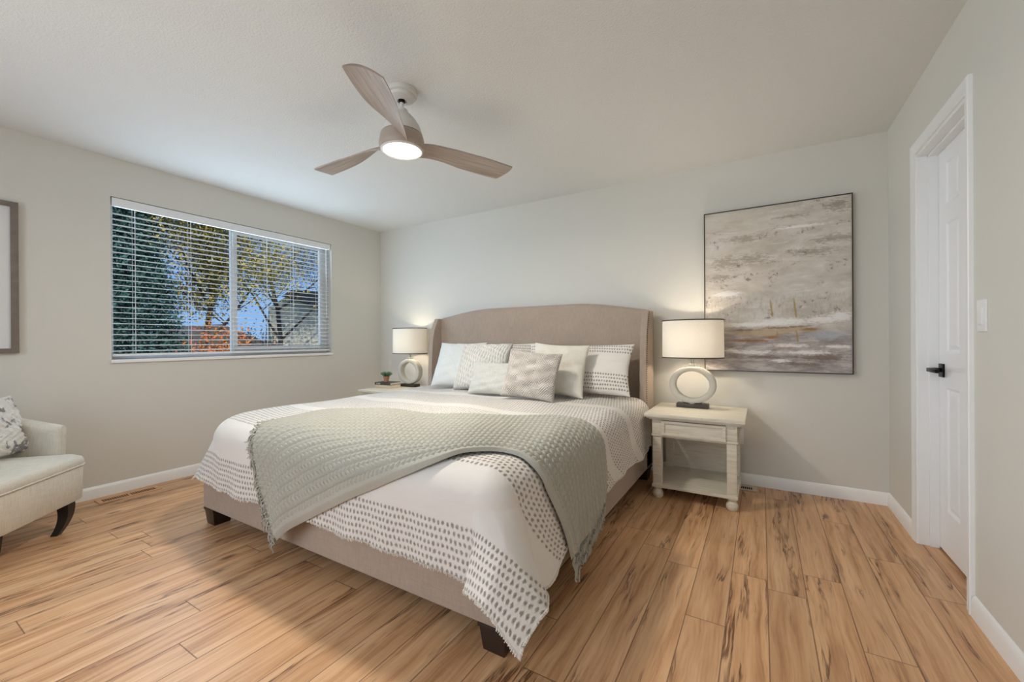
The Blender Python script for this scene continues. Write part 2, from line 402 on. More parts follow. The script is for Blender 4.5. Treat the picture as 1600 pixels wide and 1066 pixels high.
# ------------------------------------------------------------------ things outside the window
OUT = -2.9
M['grass'] = plain('lawn', srgb(96, 104, 62), .95, .25, 3)
g = MB().box((-60, -30, OUT-.3), (-4.6, 60, OUT)).build('ground', M['grass'], smooth=False); struct(g)
def siding_mat():
    m = NT('lap_siding'); x, y, z = m.sep(m.coord()); f = m.math('FRACT', m.math('DIVIDE', z, .16))
    line = m.math('SUBTRACT', 1, m.step(f, .0, .10))
    c = m.mix(m.math('MULTIPLY', line, .6), srgb(206, 196, 170), srgb(120, 112, 96)); m.bsdf(c, .8, m.bump(f, .6, .02)); return m.m
def shingle_mat(name, a, b):
    m = NT(name); v = m.coord(); br = m.n('ShaderNodeTexBrick'); m.l(m.map(v, (1, 1, 1)), br.inputs[0]); br.inputs['Scale'].default_value = 3
    br.inputs[1].default_value = tuple(a)+(1,); br.inputs[2].default_value = tuple(b)+(1,); br.inputs[3].default_value = tuple(x*.5 for x in a)+(1,)
    c = m.mix(m.noise(v, 12, 3), br.outputs[0], tuple(a)); m.bsdf(c, .9); return m.m
M['siding'] = siding_mat(); M['shingle'] = shingle_mat('dark_shingles', srgb(86, 80, 78), srgb(104, 94, 88)); M['brownshingle'] = shingle_mat('brown_shingles', srgb(104, 76, 62), srgb(126, 96, 80))
hs = empty('neighbour_house', (-14, 9.6, OUT), R(-30), label='cream lap-sided house with dark shingle roofs, seen through the right pane', cat='house')
# gable wall (faces +x); local x 0 = wall plane
MB().prism([(-1.7, 0), (6, 0), (6, 4.6), (3.6, 4.2), (-.98, 5.72), (-1.7, 5.2)], -5, 0, 'x').build('siding_wall', M['siding'], hs, smooth=False)
MB().prism([(-1.25, 5.62), (-1.0, 5.82), (6.2, 5.74), (6.2, 3.7), (3.8, 3.9)], -.05, .35, 'x').build('roof', M['shingle'], hs, smooth=False)
MB().prism([(-2.3, 0), (-2.3, 3.5), (-1.75, 4.05), (.9, 2.6), (.9, 0)], .0, 1.4, 'x').build('porch_roof', M['brownshingle'], hs, smooth=False)
MB().box((.01, .6, 2.0), (.08, 1.5, 3.1), .01).build('house_window', M['vinyl'], hs)
h2 = empty('distant_house', (-26, 11.5, OUT), label='far house with a grey roof low behind the orange shrub, middle of the window', cat='house')
MB().box((-5, -4, 0), (0, 3.4, 3.4)).build('wall', M['siding'], h2, smooth=False)
MB().prism([(-4.6, 3.3), (0, 5.0), (4.0, 3.3)], -5.4, .4, 'x').build('roof', M['shingle'], h2, smooth=False)

def leaf_mat(name, cols, rough=.7):
    m = NT(name); v = m.coord(); r = m.n('ShaderNodeObjectInfo')
    n = m.noise(v, 2.2, 3, .7)
    st = [(.25+.5*i/(len(cols)-1), c) for i, c in enumerate(cols)]
    c = m.ramp(n, *st); b = m.bsdf(c, rough); return m.m
M['bark'] = plain('bark', srgb(92, 76, 64), .95, .3, 9, .6, 25, .02)
M['spruce'] = leaf_mat('spruce_needles', [srgb(26, 52, 46), srgb(48, 84, 74), srgb(78, 112, 100)])
M['yellowleaf'] = leaf_mat('yellow_green_leaves', [srgb(80, 80, 36), srgb(134, 122, 48), srgb(180, 158, 70), srgb(150, 100, 56)])
M['brownleaf'] = leaf_mat('brown_olive_leaves', [srgb(84, 78, 62), srgb(112, 100, 74), srgb(138, 128, 84), srgb(96, 92, 80)])
M['orangeleaf'] = leaf_mat('orange_leaves', [srgb(120, 120, 50), srgb(206, 120, 44), srgb(190, 84, 40), srgb(214, 160, 80)])

def leaves(name, pts, size, mat, parent, rng, droop=0):
    n = len(pts); pts = np.array(pts)
    a = rng.normal(size=(n, 3)); a /= np.linalg.norm(a, axis=1)[:, None]
    b = rng.normal(size=(n, 3)); b -= (a*b).sum(1)[:, None]*a; b /= np.linalg.norm(b, axis=1)[:, None]
    s = size*rng.uniform(.6, 1.3, n)[:, None]
    q = np.stack([pts-a*s, pts-b*s*.45, pts+a*s, pts+b*s*.45], 1).reshape(-1, 3)
    me = bpy.data.meshes.new(name); me.vertices.add(4*n); me.vertices.foreach_set('co', q.astype(np.float32).ravel())
    me.loops.add(4*n); me.loops.foreach_set('vertex_index', np.arange(4*n, dtype=np.int32)); me.polygons.add(n)
    me.polygons.foreach_set('loop_start', np.arange(0, 4*n, 4, dtype=np.int32)); me.update(calc_edges=True)
    return mesh_obj(name, me, mat, parent, smooth=False)
def tree(name, loc, height, trunk_r, spread, nleaf, lsize, leafmat, seed, label, lean=(0, 0), first=.3, depth=4, sg=.2):
    rng = random.Random(seed); nr = np.random.default_rng(seed)
    root = empty(name, loc, label=label, cat='tree', group='trees outside the window')
    mb = MB(); tips = []
    def grow(p, d, L, r, k):
        pts = [p]; rs = [r]; q = p.copy(); dd = d.copy(); n = 5
        for i in range(n):
            dd = (dd+Vector((rng.uniform(-1, 1), rng.uniform(-1, 1), rng.uniform(-.5, .8)))*.14).normalized(); q = q+dd*L/n; pts.append(q.copy()); rs.append(r*(1-.55*(i+1)/n))
            if k < depth and i >= 1:
                for _ in range(1 if k else 2):
                    ang = rng.uniform(0, 2*PI); side = Vector((math.cos(ang), math.sin(ang), rng.uniform(.1, .7))).normalized()
                    grow(q.copy(), (dd*.45+side*.8).normalized(), L*rng.uniform(.5, .68)*(spread if k == 0 else 1), rs[-1]*.55, k+1)
            if k >= depth-1: tips.append(q.copy())
        mb.tube(pts, rs, 6 if k < 2 else 4, cap=False)
    d0 = Vector((lean[0], lean[1], 1)).normalized(); base = Vector((0, 0, 0)); top = d0*height*first
    mb.tube([base, top*.5, top], [trunk_r*1.25, trunk_r*1.05, trunk_r], 10)
    grow(top, d0, height*(1-first)*.75, trunk_r, 0)
    mb.build('trunk', M['bark'], root)
    P = []
    for i in range(nleaf):
        t = rng.choice(tips); P.append((t.x+rng.gauss(0, sg), t.y+rng.gauss(0, sg), t.z+rng.gauss(0, sg*.9)))
    leaves('foliage', P, lsize, leafmat, root, nr)
    return root
def spruce(loc, height, rad, label, seed, n=90000):
    rng = random.Random(seed); nr = np.random.default_rng(seed)
    root = empty('spruce_tree', loc, label=label, cat='tree', group='trees outside the window'); mb = MB()
    mb.tube([(0, 0, 0), (0, 0, height)], [.16, .02], 8); mb.build('trunk', M['bark'], root)
    P = []
    tiers = 34
    for i in range(n):
        tr = rng.randrange(tiers); h = (tr/tiers)**.9; z0 = .5+h*(height-.6); rr = rad*(1-h)+.15
        nb = 13; ang = (rng.randrange(nb)+.37*tr)*2*PI/nb+rng.gauss(0, .10); q = rng.random()**.7*rr
        P.append((q*math.cos(ang)+rng.gauss(0, .05), q*math.sin(ang)+rng.gauss(0, .05), z0-q*.28+.10*(q/rr)**3+rng.gauss(0, .07)))
    leaves('foliage', P, .036, M['spruce'], root, nr); return root
tree('deciduous_tree', (-10.2, 4.05, OUT), 7.4, .075, .72, 42000, .032, M['yellowleaf'], 5, 'yellow-green leafy tree with a dark trunk behind the left pane', first=.34, sg=.24)
tree('deciduous_tree', (-12.6, 7.1, OUT), 8.4, .085, 1.0, 60000, .026, M['brownleaf'], 11, 'thinning brown-olive tree with bare branches behind the right pane', (.0, .04), first=.26, sg=.30)
spruce((-9.6, 2.75, OUT), 7.6, 1.6, 'tall dark blue-green spruce at the left side of the window', 3)
def shrub(loc, h, r, n, mat, label, seed, ls=.032):
    rng = random.Random(seed); nr = np.random.default_rng(seed); root = empty('shrub', loc, label=label, cat='shrub'); mb = MB(); P = []
    for i in range(26):
        a = rng.uniform(0, 2*PI); q = rng.uniform(.2, 1)*r; top = Vector((q*math.cos(a), q*math.sin(a), h*rng.uniform(.75, 1.05)))
        pts = [Vector((0, 0, 0)), top*.5+Vector((0, 0, h*.12)), top]; mb.tube(pts, [.03, .018, .006], 5)
        for k in range(n//26):
            t = rng.uniform(.45, 1.0); p = pts[0].lerp(pts[2], t); P.append((p.x+rng.gauss(0, .16), p.y+rng.gauss(0, .16), p.z+rng.gauss(0, .14)))
    mb.build('stems', M['bark'], root); leaves('foliage', P, ls, mat, root, nr); return root
shrub((-8.4, 3.75, OUT), 4.05, .9, 13000, M['orangeleaf'], 'orange and yellow shrub below the trees at the bottom of the window', 8)
shrub((-10.6, 5.6, OUT), 4.2, 1.0, 9000, M['brownleaf'], 'pale brown twiggy shrub in front of the neighbouring house', 15, .028)

# ------------------------------------------------------------------ bed
M['linen_bed'] = fabric('greige_linen', srgb(170, 152, 136), .08)
M['darkwood'] = plain('dark_wood', srgb(44, 30, 24), .35, .25, 12)
M['nail'] = plain('bronze_nailheads', srgb(70, 58, 46), .4, .1, Metallic=.8)
M['mattress'] = plain('mattress_ticking', srgb(230, 228, 222), .9, .02)
BX0, BX1, BFY = -2.895, -.752, 1.19
bed = empty('upholstered_bed', ((BX0+BX1)/2, 2.3, 0), label='large bed frame upholstered in greige linen with a winged, arched headboard', cat='bed')
def inbed(o):
    o.parent = bed; o.matrix_parent_inverse = Matrix.Translation((-(BX0+BX1)/2, -2.3, 0)); return o
inbed(MB().box((BX0, BFY, .10), (BX1, BFY+.07, .345), .012, 3).build('foot_rail', M['linen_bed']))
for x0 in (BX0, BX1-.06):
    inbed(MB().box((x0, BFY+.06, .10), (x0+.06, 3.42, .345), .012, 3).build('side_rail', M['linen_bed']))
inbed(MB().box((BX0+.05, BFY+.05, .20), (BX1-.05, 3.42, .26)).build('slat_base', M['darkwood'], smooth=False))
for x in (BX0+.055, BX1-.055):
    for y in (BFY+.06, 3.34):
        l = MB().box((x-.055, y-.055, 0), (x+.055, y+.055, .098), .004, taper=.80).box((x-.058, y-.058, .086), (x+.058, y+.058, .1), .002).build('leg', M['darkwood']); inbed(l)
# arched headboard panel
hx0, hx1 = BX0-.005, BX1-.045
def arch(x):
    t = (x-hx0)/(hx1-hx0)
    e = min(t, 1-t)
    s = min(1, e/.30); s = math.sin(s*PI/2)**1.15
    return 1.335+.074*s
nx, nz = 90, 40
pan = MB(); t_ = bmesh.new()
xs = np.linspace(hx0, hx1, nx); rows = []
for side, y in ((0, 3.385), (1, 3.47)):
    ring = []
    for x in xs:
        topz = arch(x); col = []
        for k in range(6):
            zz = .12+(topz-.12)*[0, .5, .9, .97, .992, 1][k]; yy = y+(1 if side == 0 else -1)*[0, 0, 0, .004, .014, .032][k]
            col.append(t_.verts.new((x, yy, zz)))
        ring.append(col)
    rows.append(ring)
for side, ring in enumerate(rows):
    for a, b in zip(ring, ring[1:]):
        for k in range(5): t_.faces.new((a[k], b[k], b[k+1], a[k+1]) if side == 0 else (a[k+1], b[k+1], b[k], a[k]))
for i in range(nx-1): t_.faces.new((rows[0][i][5], rows[0][i+1][5], rows[1][i+1][5], rows[1][i][5])); t_.faces.new((rows[1][i][0], rows[1][i+1][0], rows[0][i+1][0], rows[0][i][0]))
for i in (0, nx-1):
    for k in range(5): t_.faces.new((rows[0][i][k], rows[0][i][k+1], rows[1][i][k+1], rows[1][i][k]))
bmesh.ops.recalc_face_normals(t_, faces=t_.faces[:]); pan.add(t_)
inbed(pan.build('headboard_panel', M['linen_bed'], angle=60))
# wings: scrolled forward edge, narrow at the top, deeper at the bottom
for sx in (0, 1):
    xo = BX0-.055 if sx == 0 else BX1; xi = xo+(.05 if sx == 0 else -.05)
    prof = []
    for k in range(25):
        zz = .10+(1.325-.10)*k/24; t = k/24
        yf = 3.245+.030*math.sin(t*PI)*-1+.03*t+.065*max(0, (t-.8)/.2)**2
        prof.append((yf, zz))
    poly = [(3.50, .10)]+prof+[(3.50, 1.325)]
    w = MB(); w.prism(poly, min(xo, xi), max(xo, xi), 'x', bev=.008)
    wo_ = inbed(w.build('wing', M['linen_bed'], angle=50))
    nh = MB(); q = 0
    pts = [(xo+(-.001 if sx == 0 else .001), a+.016, b) for a, b in prof]
    L = [Vector(p) for p in pts]; acc = []
    for a, b in zip(L, L[1:]):
        n = 3
        for k in range(n): acc.append(a.lerp(b, k/n))
    for p in acc: nh.lathe([(.0065, 0), (.0055, .002), (.003, .0035), (0, .004)], n=8, M_=Matrix.Translation(p)@Matrix.Rotation(R(90 if sx else -90), 4, 'Y'))
    nh.build('nailhead_trim', M['nail'], wo_)
mt = MB().box((-2.79, 1.33, .262), (-.86, 3.37, .575), .10, 5).build('mattress', M['mattress'])
tag(mt, 'white mattress lying in the bed frame under the duvet', 'mattress')

# ------------------------------------------------------------------ duvet cover
ZT = .645; XL0, XR0, YF0 = -2.84, -.84, 1.26; RR = .12
def duvet(U, V, off=0.0):
    """cloth coordinates -> world; off = height above the cover"""
    U = np.asarray(U, float); V = np.asarray(V, float)
    lc = np.clip((XL0-U)/.15, 0, 1)*np.clip((1.9-V)/.6, 0, 1)
    R_ = RR+off
    a = np.where(U > XR0, U-XR0, np.where(U < XL0, XL0-U, 0.)); sx = np.where(U > XR0, 1., -1.)
    b = np.where(V < YF0, YF0-V, 0.)
    r = np.hypot(a, b)+1e-9
    CR = .27; a2 = XL0+CR-U; b2 = YF0+CR-V; q = (a2 > 0) & (b2 > 0); h2 = np.hypot(a2, b2)+1e-9   # rounded, gathered left foot corner
    r2 = h2-CR; gather = 1-.27*np.clip(2*np.abs(a2*b2)/h2**2, 0, 1)
    rc = np.clip((np.minimum(a, b)-.02)/.2, 0, 1)*(U > XR0)      # both foot corners flare out
    r = np.where((a > 0) & (b > 0) & (U > XR0), r*(1-.055*2*a*b/(a*a+b*b+1e-9)), r)
    r = np.where(q, np.clip(r2, 0, 9)*gather+1e-9, r)
    k = .06+.36*rc+.28*np.clip((1.75-V)/.5, 0, 1)*np.clip((U-XR0)/.05, 0, 1)+np.where(q, .45*np.clip(2*np.abs(a2*b2)/h2**2, 0, 1), 0)
    t = np.clip(r/R_, 0, math.pi/2)
    ext = np.clip(r-R_*math.pi/2, 0, None)
    h = ext/np.sqrt(1+k*k)
    out = R_*np.sin(t)+h*k; drop = R_*(1-np.cos(t))+h
    dx = np.where(q, -a2/h2, sx*a/r); dy = np.where(q, -b2/h2, -b/r)
    along = np.where(b > a, U*1.0, V*1.0)
    hang = np.clip(r/.45, 0, 1)**2
    corner = np.clip(np.minimum(a, b)/.12, 0, 1)
    fold = hang*(.008*np.sin(along*13+1.3)+.005*np.sin(along*29+.4))*(1-corner)
    out = out+fold
    bx = np.where(q & (r2 > 0), XL0+CR-a2/h2*CR, np.clip(U, XL0, XR0)); by = np.where(q & (r2 > 0), YF0+CR-b2/h2*CR, np.maximum(V, YF0))
    out = np.where(q & (r2 <= 0), 0, out); drop = np.where(q & (r2 <= 0), 0, drop)
    x = bx+dx*out; y = by+dy*out
    cx = (U-XL0)/(XR0-XL0)
    inside = np.clip(1-r/.12, 0, 1)
    crown = .022*np.sin(np.clip(cx, 0, 1)*math.pi)**.7*np.clip((V-YF0)/.3, 0, 1)
    wr = .006*np.sin(U*5.1+V*3.3)*np.sin(V*6.2-U*2.1+.7)+.004*np.sin(U*11+V*9)
    z = ZT+off-drop+inside*(crown+wr)
    return x, y, z

def tuft_mat(name, base, dark, src, bands, pu=.021, pv=.0265, ru=.33, rv=.34, jitter=.006, soft=0):
    """white cloth with rows of woven grey tufts; bands: list of (v0, v1)"""
    m = NT(name)
    if src == 'UV': s = m.sep(m.coord('UV')); u, v = s[0], s[1]
    else: s = m.sep(m.coord('Object')); u, v = s[0], s[2]
    vec = m.comb(u, v, 0)
    n1 = m.math('SUBTRACT', m.noise(vec, 55, 2), .5); n2 = m.math('SUBTRACT', m.noise(m.comb(v, u, 3.), 50, 2), .5)
    uu = m.math('DIVIDE', m.math('ADD', u, m.math('MULTIPLY', n1, jitter*2)), pu); vv = m.math('DIVIDE', m.math('ADD', v, m.math('MULTIPLY', n2, jitter*2)), pv)
    row = m.math('FLOOR', vv); uu = m.math('ADD', uu, m.math('MULTIPLY', row, .37))
    fu = m.math('SUBTRACT', m.math('FRACT', uu), .5); fv = m.math('SUBTRACT', m.math('FRACT', vv), .5)
    d = m.math('SQRT', m.math('ADD', m.math('POWER', m.math('DIVIDE', m.math('ABSOLUTE', fu), ru), 2), m.math('POWER', m.math('DIVIDE', m.math('ABSOLUTE', fv), rv), 2)))
    dot = m.math('SUBTRACT', 1, m.step(d, .35, 1.25))
    bm = None
    for a, b in bands:
        k = m.math('MULTIPLY', m.math('GREATER_THAN', row, math.floor(a/pv)-.5), m.math('LESS_THAN', row, math.floor(b/pv)-.5))
        bm = k if bm is None else m.math('MAXIMUM', bm, k)
    dot = m.math('MULTIPLY', dot, bm)
    fleck = m.noise(vec, 260, 2)
    dk = m.mix(m.step(fleck, .42, .62), dark, tuple(min(1, x*2.0) for x in dark))
    nrm = m.noise(vec, 500, 2)
    c = m.mix(m.math('MULTIPLY', dot, .95), m.mix(nrm, tuple(x*.95 for x in base), base), dk)
    h = m.math('ADD', m.math('MULTIPLY', dot, 1.0), m.math('MULTIPLY', m.math('MULTIPLY', bm, m.noise(vec, 120, 2)), .35))
    h = m.math('ADD', h, m.math('MULTIPLY', nrm, .04))
    nor = m.bump(h, .7, .004)
    wr = m.noise(m.map(vec, (1.2, 3.2, 1)), 2.2, 3, .5, .6)
    nor = m.bump(wr, .35, .03, nor)
    m.bsdf(c, .92, nor, Sheen_Weight=.1); return m.m
DW = srgb(224, 218, 210); DK = srgb(124, 115, 106)
BANDS = [(.835, 1.025), (1.22, 1.605), (1.685, 2.10), (2.20, 2.61), (2.71, 3.30)]
M['duvet'] = tuft_mat('tufted_duvet', DW, DK, 'UV', BANDS)
U_, V_ = np.meshgrid(np.linspace(-3.05, -.41, 300), np.linspace(.825, 3.22, 270))
# wavy hem
V2 = V_+.005*np.sin(U_*17)*np.clip((1.0-V_)/.2, 0, 1)-.0*U_
VT = V_-2*np.clip(U_+.75, 0, 9)**2*np.clip((V_-.80)/.45, .12, 1)-.35*np.clip(-2.3-U_, 0, 9)**2*np.clip((V_-1.1)/.5, 0, 1)
U2 = U_+(.012*np.sin(V_*9+1)+.06*np.clip((1.60-V_)/.3, 0, 1)*np.clip((V_-.86)/.2, 0, 1))*np.clip((U_+.75)/.3, 0, 1)
X, Y, Z = duvet(U2, V2)
dv = mesh_obj('duvet', grid_mesh('duvet', X, Y, Z, (U_, VT)), M['duvet'])
tag(dv, 'white duvet with rows of grey woven tufts draped over the bed', 'duvet')
sd = dv.modifiers.new('thick', 'SOLIDIFY'); sd.thickness = .014; sd.offset = -1
rng = random.Random(4)
hem = MB()
def strand(mb, u, v, du, dv_, n, off, r, sag=0.0, wob=.0):
    us = [u+du*i/n+wob*math.sin(i*1.7+u*90) for i in range(n+1)]; vs = [v+dv_*i/n+wob*math.cos(i*1.3+v*70) for i in range(n+1)]
    o = [off*(1+.35*math.sin(i*2.1+u*50+v*33)) for i in range(n+1)]
    x, y, z = duvet(np.array(us), np.array(vs), np.array(o)) if False else (None, None, None)
    P = []
    for a, b, c in zip(us, vs, o):
        x, y, z = duvet(a, b, c); P.append((float(x), float(y), max(.004, float(z))))
    mb.tube(P, r, 4, cap=True)
for i in range(560):
    u = -3.05+2.63*i/560+rng.uniform(-.002, .002)
    strand(hem, u, .830+.005*math.sin(u*17), rng.uniform(-.005, .005), -rng.uniform(.005, .014), 2, .001, rng.uniform(.0012, .0022))
for i in range(330):
    v = .84+2.3*i/330
    strand(hem, -.418+.06*max(0, min(1, (1.60-v)/.3))*max(0, min(1, (v-.86)/.2))+.012*math.sin(v*9+1), v, rng.uniform(.003, .009), rng.uniform(-.004, .004), 2, .0015, rng.uniform(.0018, .003))
M['hemthread'] = plain('hem_thread', srgb(226, 220, 210), .9, .08)
hem.build('hem_fringe', M['hemthread'], dv)

# ------------------------------------------------------------------ knitted throw
def spl(P, n):
    """Catmull-Rom resampling by chord length of a list of (u, v)"""
    P = np.array(P, float); d = np.r_[0, np.cumsum(np.hypot(*np.diff(P, axis=0).T))]; t = np.linspace(0, d[-1], n); out = np.zeros((n, 2))
    Q = np.vstack([2*P[0]-P[1], P, 2*P[-1]-P[-2]])
    for i, tt in enumerate(t):
        k = min(len(P)-2, int(np.searchsorted(d, tt, 'right')-1)); s = (tt-d[k])/(d[k+1]-d[k]); a, b, c, e = Q[k], Q[k+1], Q[k+2], Q[k+3]
        out[i] = .5*((2*b)+(-a+c)*s+(2*a-5*b+4*c-e)*s*s+(-a+3*b-3*c+e)*s**3)
    return out, d[-1]
bot = [(-1.96, .69), (-1.86, .765), (-1.71, .84), (-1.59, .90), (-1.42, .99), (-1.27, 1.06), (-1.12, 1.13), (-1.02, 1.20), (-.95, 1.29), (-.88, 1.365), (-.80, 1.385), (-.72, 1.39), (-.61, 1.43), (-.50, 1.475), (-.41, 1.50), (-.33, 1.51)]
top = [(-2.30, 1.35), (-2.22, 1.52), (-2.10, 1.62), (-1.95, 1.68), (-1.80, 1.72), (-1.62, 1.76), (-1.45, 1.81), (-1.28, 1.87), (-1.12, 1.98), (-1.0, 2.04), (-.87, 2.07), (-.75, 2.07), (-.65, 2.08), (-.55, 2.10), (-.47, 2.12)]
NS, NTt = 900, 480
B_, lb = spl(bot, NS); T_, lt = spl(top, NS)
s_ = np.linspace(0, 1, NS)[:, None]; t_ = np.linspace(0, 1, NTt)[None, :]
UU = B_[:, :1]*(1-t_)+T_[:, :1]*t_; VV = B_[:, 1:]*(1-t_)+T_[:, 1:]*t_
endL = np.clip(1-s_/.12, 0, 1)**2; endR = np.clip(1-(1-s_)/.15, 0, 1)**2
UU = UU+endL*.02*np.sin(t_*PI)*-1+endR*(.10*np.sin(t_*PI))
VV = VV-endL*.03*np.sin(t_*PI)
ribs = 16; Ls = 1.95
tr = t_*ribs; ft = tr-np.floor(tr); bordr = (tr < .45)*1.0
em = np.minimum(ft, 1-ft)
env = np.clip(em/.13, 0, 1)**.6*(1-.22*np.clip(1-np.abs(ft-.5)/.09, 0, 1))
ph = s_*Ls/.026
left_ = (ft < .5)
braid = np.abs(np.sin(PI*(ph+np.where(left_, ft*1.5, (1-ft)*1.5))))**.6
hgt = env*(.0125+.0065*braid*np.clip((em-.08)/.14, 0, 1)*(1-bordr)+.003*bordr)+0*s_
wrk = .004*np.sin(UU*9+VV*4)+.003*np.sin(VV*17-UU*6)
edge = np.minimum(np.minimum(t_*12, (1-t_)*12), 1)
X, Y, Z = duvet(UU, VV, .012+hgt+wrk*.6+.006*edge)
def knit_mat():
    m = NT('sage_knit'); v = m.coord(); n = m.noise(v, 300, 3, .7); b = m.noise(v, 7, 2)
    c = m.mix(n, srgb(156, 154, 142), srgb(196, 193, 180)); c = m.mix(m.math('MULTIPLY', b, .25), c, srgb(176, 174, 162))
    m.bsdf(c, .95, m.bump(n, .5, .003), Sheen_Weight=.2); return m.m
M['knit'] = knit_mat()
th = mesh_obj('throw_blanket', grid_mesh('throw_blanket', X, Y, Z), M['knit'])
tag(th, 'sage grey chunky knitted throw with fringed ends laid across the foot of the bed', 'blanket')
frg = MB(); rng = random.Random(9)
for i in range(74):
    t = (i+.5)/74; j = int(t*(NTt-1)); u, v = UU[0, j], VV[0, j]
    for q in range(3):
        L = rng.uniform(.055, .10); du = -rng.uniform(.1, .7)*L; 
        strand(frg, u+.004+rng.uniform(-.004, .004), v+rng.uniform(-.004, .004), du, -L*rng.uniform(.5, 1.0), 5, .014+.008*rng.random(), rng.uniform(.0026, .0038), wob=.0035)
frg.build('fringe', M['knit'], th)
frg = MB()
for i in range(34):
    t = (i+.5)/34; j = int(t*(NTt-1)); u, v = UU[-1, j], VV[-1, j]
    for q in range(5):
        L = rng.uniform(.075, .10)
        strand(frg, u-.004, v+rng.uniform(-.006, .006), L, rng.uniform(-.012, .012), 5, .014+.006*rng.random(), rng.uniform(.0024, .0034), wob=.002)
frg.build('fringe', M['knit'], th)

# ------------------------------------------------------------------ pillows
def yarn_mat(name, ground, yarn, lo, hi, bump=.5):
    m = NT(name); v = m.coord(); at_ = m.n('ShaderNodeAttribute', attribute_name='pile'); n = m.noise(v, 260, 3, .7); big = m.noise(v, 14, 2)
    f = m.step(m.math('ADD', at_.outputs['Fac'], m.math('MULTIPLY', m.math('SUBTRACT', big, .5), .5)), lo, hi)
    c = m.mix(f, ground, yarn); c = m.mix(m.math('MULTIPLY', n, .3), c, ground); m.bsdf(c, .95, m.bump(n, bump, .004), Sheen_Weight=.2); return m.m
def pillow(name, w, h, t, mat, loc, lean, yaw, label, disp=None, n=72, flange=0, roll=0, group=None):
    a = np.linspace(-1, 1, n); A, B = np.meshgrid(a, a)
    A = np.sin(A*PI/2)*.55+A*.45; B = np.sin(B*PI/2)*.55+B*.45
    body = np.clip((1-A**2), 0, 1)**.42*np.clip((1-B**2), 0, 1)**.42
    X = w/2*A*(1-.07*(1-B**2)*np.abs(A)**3); Z = h/2*B*(1-.08*(1-A**2)*np.abs(B)**3)+h/2
    sag = 1+.22*(-B)
    th = t/2*body*sag
    wrk = .004*np.sin(A*9+B*7)*body+.003*np.sin(B*15-A*5)*body
    d = disp(A*w/2, B*h/2)*np.clip(body*3, 0, 1) if disp is not None else 0
    Yf = -(th+wrk+d); Yb = th*.9
    me = grid_mesh(name, np.concatenate([X, X[::-1]]), np.concatenate([Yf, Yb[::-1]]), np.concatenate([Z, Z[::-1]]))
    if disp is not None:
        pat = np.concatenate([d/np.max(np.abs(d)), np.zeros_like(d)+.4]).ravel().astype(np.float32)
        me.attributes.new('pile', 'FLOAT', 'POINT').data.foreach_set('value', pat)
    bm = bmesh.new(); bm.from_mesh(me); bmesh.ops.remove_doubles(bm, verts=bm.verts, dist=.0004); bmesh.ops.holes_fill(bm, edges=bm.edges); bmesh.ops.recalc_face_normals(bm, faces=bm.faces); bm.to_mesh(me); bm.free()
    o = mesh_obj(name, me, mat, loc=loc, rot=Euler((-R(lean), R(roll), R(yaw)), 'XYZ'))
    tag(o, label, 'pillow', group); return o
GP = 'pillows piled against the headboard'
M['cream'] = fabric('cream_linen', srgb(218, 213, 200), .05, bump=.35)
M['pale'] = fabric('pale_grey_linen', srgb(218, 219, 214), .05, bump=.35)
M['pale2'] = fabric('oatmeal_weave', srgb(200, 199, 191), .07, 500, .5)
M['ruffle'] = yarn_mat('ruffled_white', srgb(188, 186, 180), srgb(232, 230, 224), .15, .75)
M['chev'] = yarn_mat('shaggy_chevron', srgb(184, 175, 165), srgb(232, 226, 217), .15, .65, .8)
M['sham'] = tuft_mat('tufted_sham', srgb(232, 226, 216), srgb(120, 112, 104), 'Object', [(.05, .17), (.325, .41)], pu=.019, pv=.027, ru=.36, rv=.30)
zt = .674
pillow('pillow_sham', .94, .43, .15, M['sham'], (-2.17, 3.15, zt), 24, 0, 'tufted sham pillow at the back left, mostly hidden behind the ruffled pillow', group=GP)
pillow('pillow_sham', .88, .42, .16, M['sham'], (-1.26, 3.02, zt), 24, 3, 'tufted sham pillow at the right end of the pile beside the right wing', group=GP)
pillow('throw_pillow', .50, .44, .15, M['pale'], (-2.36, 2.91, zt), 24, 4, 'plain pale grey square pillow at the left end of the pile', group=GP)
def ruf(x, z):
    k = x*2*PI/.052+1.2*np.sin(z*14)+.6*np.sin(z*37+x*20)
    return .022*np.abs(np.sin(k))**.6+.003*np.sin(z*140+x*60)
pillow('throw_pillow', .50, .43, .14, M['ruffle'], (-2.03, 2.82, zt), 24, 2, 'white pillow with vertical ruffled ridges, second from the left', disp=ruf, n=150, group=GP)
pillow('throw_pillow', .44, .42, .14, M['cream'], (-1.33, 2.82, zt), 22, 8, 'plain cream square pillow leaning on the right sham, behind the chevron pillow', group=GP, roll=3)
pillow('lumbar_pillow', .44, .27, .11, M['pale2'], (-1.79, 2.665, zt), 24, 2, 'small oblong pale grey pillow at the front of the pile', group=GP)
def chv(x, z):
    k = (np.abs(((x+.5) % .12)-.06)*1.3+z)*2*PI/.042
    m = .75+.25*np.sin(x*31+1)*np.sin(z*27+x*9)
    return (.009*np.abs(np.sin(k))**.7*m+.004*np.sin(x*400)*np.sin(z*370))*1.0
pillow('throw_pillow', .41, .36, .13, M['chev'], (-1.43, 2.575, zt), 20, 6, 'taupe pillow with raised shaggy zigzags at the front centre of the pile', disp=chv, n=190, group=GP, roll=5)

